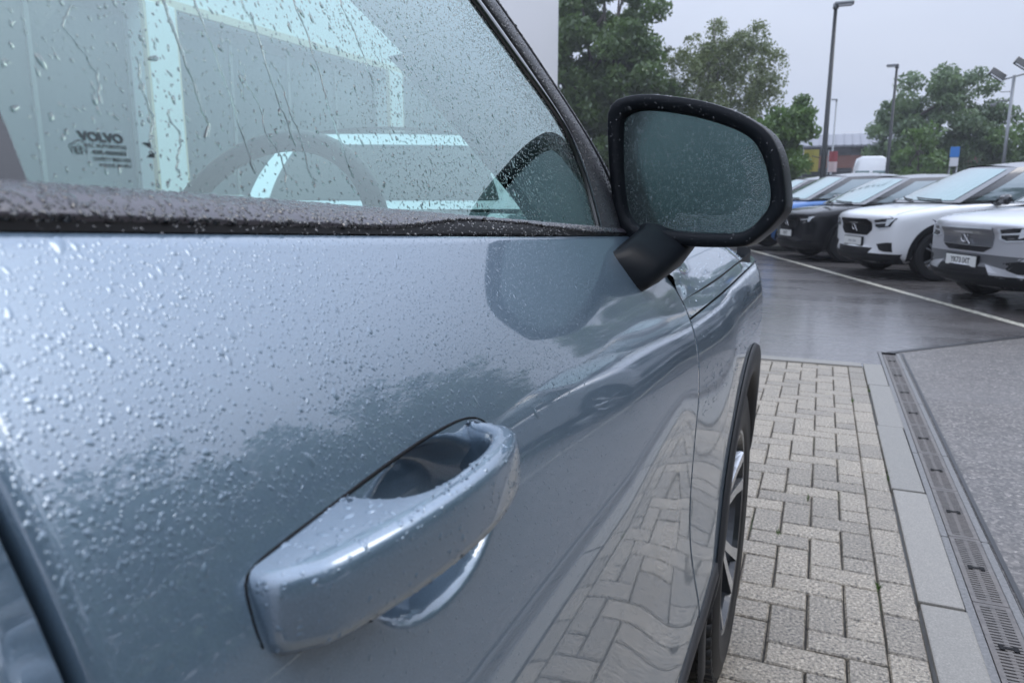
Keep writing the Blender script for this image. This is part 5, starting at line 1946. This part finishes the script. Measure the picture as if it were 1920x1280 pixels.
# side window
Y, Z = jgrid(.172, .90, 1.135, 1.42, .0041, rg)
ok = (Z > zb(Y) + .001) & (Y < fe(Z) - .003) & (rg.uniform(0, 1, len(Y)) < .80)
Y, Z = keep(ok, Y, Z)
r = np.clip(np.exp(rg.normal(math.log(.00055), .40, len(Y))), .00025, .0022)
el = rg.uniform(1.0, 2.4, len(Y))
rain_on('raindrops', XG, Y, Z, r, el, M['water_glass'], glass, 8, h=.45)
Y, Z = jgrid(.40, .90, 1.135, 1.42, .0023, rg)
ok = (Z > zb(Y) + .001) & (Y < fe(Z) - .002) & (rg.uniform(0, 1, len(Y)) < .30 + .65 * smooth(.10, .0, fe(Z) - Y - .05) )
Y, Z = keep(ok, Y, Z)
r = rg.uniform(.00035, .00075, len(Y))
rain_on('raindrops', XG, Y, Z, r, rg.uniform(1.0, 1.5, len(Y)), M['water_glass'], glass, 9, h=.42, seg=6)
# water runs down the window
def trickle(y0, z0, z1, w, seed):
    q = np.random.default_rng(seed)
    n = 26
    z = np.linspace(z0, z1, n)
    y = y0 + np.cumsum(q.normal(0, .0009, n)) + .0008 * np.sin(np.linspace(0, 9, n) + seed)
    V = []
    for i in range(n):
        ww = w * (.55 + .45 * abs(math.sin(i * .9 + seed))) * (1.35 if i > n - 3 else 1)
        for (a, hh) in ((-1, -.00004), (-.5, .34), (0, .45), (.5, .34), (1, -.00004)):
            yy = y[i] + a * ww
            V.append((float(XG(yy, z[i])) + max(hh * ww, -.00004), yy, z[i]))
    o = mesh('water_trail', V, grid_faces(n, 5), M['water_glass'], glass, True, HC)
    return fix_normals(o)
for k, (y0, z0, z1, w) in enumerate([(.262, 1.275, 1.205, .0010), (.285, 1.29, 1.19, .0008), (.325, 1.305, 1.205, .0009), (.330, 1.24, 1.184, .0007), (.372, 1.32, 1.19, .0008), (.30, 1.24, 1.186, .0006), (.235, 1.235, 1.196, .0006), (.213, 1.25, 1.214, .0006), (.43, 1.33, 1.25, .0008), (.245, 1.215, 1.187, .0006)]):
    trickle(y0, z0, z1, w * 1.25, k + 1)

# belt trim, pillar, bonnet, wing
def surf_rain(obj, n, rmu, sd, mat, parent, seed, ylim=None, h=.45, upw=0.0, el=(1, 1.6), clip=(.0002, .0025), cond=None, ref=None):
    """scatter on a mesh by area"""
    me = obj.data; me.calc_loop_triangles()
    co = np.empty(len(me.vertices) * 3, np.float32); me.vertices.foreach_get('co', co); co = co.reshape(-1, 3).astype(float)
    tv = np.empty(len(me.loop_triangles) * 3, np.int32); me.loop_triangles.foreach_get('vertices', tv); tv = tv.reshape(-1, 3)
    vn = np.empty(len(me.vertices) * 3, np.float32); me.vertices.foreach_get('normal', vn); vn = vn.reshape(-1, 3).astype(float)
    A, B_, C_ = co[tv[:, 0]], co[tv[:, 1]], co[tv[:, 2]]
    fn = np.cross(B_ - A, C_ - A); ar = np.linalg.norm(fn, axis=1)
    fn /= np.maximum(ar[:, None], 1e-12)
    if ref is not None:
        if (fn * ar[:, None] @ np.array(ref)).sum() < 0: fn = -fn
    cen = (A + B_ + C_) / 3 + HC
    w = ar * np.where(cond(cen, fn) if cond else np.ones(len(ar), bool), 1.0, 0.0)
    q = np.random.default_rng(seed)
    t_ = q.choice(len(w), n, p=w / w.sum())
    u, v_ = q.uniform(0, 1, n), q.uniform(0, 1, n); fl = u + v_ > 1; u[fl] = 1 - u[fl]; v_[fl] = 1 - v_[fl]
    P = A[t_] + (B_[t_] - A[t_]) * u[:, None] + (C_[t_] - A[t_]) * v_[:, None] + HC
    N = fn[t_]
    r = np.clip(np.exp(q.normal(math.log(rmu), sd, n)), *clip)
    D = np.tile([0, 0, -1.0], (n, 1)) + q.normal(0, .02, (n, 3))
    return droplet_mesh('raindrops', P, N, D, r, q.uniform(*el, n), mat, parent, HC, h, 8, (.62, 1.0), seed)


out_ = lambda c, n: (c[:, 1] > .1) & (c[:, 1] < .95) & (n[:, 0] > .05)
surf_rain(trim, 3600, .00085, .35, M['rain_trim'], trim, 21, ref=(1, 0, .6), cond=out_, h=.35)
surf_rain(lipo, 1100, .0006, .35, M['rain_trim'], lipo, 22, ref=(1, 0, .6), cond=out_, h=.5)
surf_rain(pil, 4200, .0006, .3, M['rain_trim'], pil, 23, ref=(1, 0, .6), cond=lambda c, n: (c[:, 2] < 1.42) & (n[:, 0] > .3), h=.5)
surf_rain(bonnet, 3000, .0010, .4, M['rain_paint'], bonnet, 24, ref=(1, 0, .6), cond=lambda c, n: (c[:, 0] > -.6) & (c[:, 1] < 2.1) & (n[:, 2] > .2), h=.4)
surf_rain(wing, 2600, .0008, .35, M['rain_paint'], wing, 25, ref=(1, 0, .6), cond=lambda c, n: (c[:, 2] > .85) & (n[:, 0] > .1), h=.45)
surf_rain(handle, 120, .00095, .40, M['rain_paint'], handle, 26, cond=lambda c, n: (n[:, 2] > .75), h=.26, clip=(.0006, .0026), el=(1, 1.5))
surf_rain(handle, 420, .0006, .35, M['rain_paint'], handle, 27, cond=lambda c, n: (n[:, 0] > .1), h=.3)
surf_rain(mir, 1000, .0006, .4, M['rain_trim'], mir, 28, cond=lambda c, n: (n[:, 2] > .25) | (n[:, 1] < -.6), h=.5)
surf_rain(mgl, 3600, .00060, .4, M['water_glass'], mgl, 29, ref=(-.12, -.99, 0), cond=lambda c, n: np.ones(len(c), bool), h=.3)
lowm = lambda c, n: (c[:, 2] + .35 * np.maximum(0, -.16 - c[:, 0]) < 1.155) | (c[:, 0] > -.09)
surf_rain(mgl, 2600, .00080, .3, M['water_glass'], mgl, 30, ref=(-.12, -.99, 0), cond=lowm, h=.5)

# etched print on the side window
def glass_text(txt, y0, z0, size, bold=0.0, sx=1.0, w=None):
    me = text_mesh(txt, size, bold)
    co = np.array([v.co[:] for v in me.vertices])
    if w: sx = w / (co[:, 0].max() - co[:, 0].min())
    y = y0 + co[:, 0] * sx; z = z0 + co[:, 1]
    x = XG(y, z) + .0003
    P = np.stack([x, y, z], 1) - HC
    for v_, p in zip(me.vertices, P): v_.co = p
    me.materials.clear(); me.materials.append(M['print'])
    o = link_mesh('glass_print', me, glass)
    return o


glass_text('VOLVO', .2045, 1.2008, .0046, .00022, w=.0195)
glass_text('AGC AUTOMOTIVE', .2052, 1.1977, .0020, .00004, w=.0185)
glass_text('43R-001063', .2058, 1.1953, .0022, .00006, w=.0150)
glass_text('SAFETY M20 AS2', .2062, 1.1929, .0018, .00004, w=.0165)
glass_text('MADE IN EU', .2066, 1.1907, .0016, .00004, w=.0140)
glass_text('E1', .1930, 1.1955, .0036, .0001)
b = MB().tube([(float(XG(.193 + .0026 * math.cos(a), 1.1955)) + .0003, .193 + .0030 * math.cos(a), 1.1955 + .0036 * math.sin(a)) for a in np.linspace(0, 6.28, 24, endpoint=False)], .00022, 4, closed=True)
b.build('glass_print', M['print'], glass, False, HC)
b = MB()
for (q, s_) in ((0, 1), (1, -1)):
    z0 = 1.1995 - q * .0042
    b.add([(float(XG(.224, z0)) + .0003, .2225, z0 + .0008 * s_), (float(XG(.224, z0)) + .0003, .2268, z0 + .0008 * s_), (float(XG(.224, z0)) + .0003, .2262, z0 - .0016 * s_)], [(0, 1, 2)])
b.build('glass_print', M['print'], glass, False, HC)


# ------------------------------------------------------------------ damp air
hz = NT('haze_air')
pv = hz.n('ShaderNodeVolumePrincipled')
pv.inputs['Color'].default_value = (0.90, 0.93, 1.0, 1)
pv.inputs['Density'].default_value = 0.0013
pv.inputs['Anisotropy'].default_value = 0.2
hz.l(pv.outputs[0], hz.out.inputs['Volume'])
hb = MB().box((0, 0, 8.6), (900, 900, 20.0)).build('haze', hz.mat)
tag(hb, 'thin grey haze of rain filling the air over the car park', 'haze', None, 'stuff')
scene.cycles.volume_bounces = 1
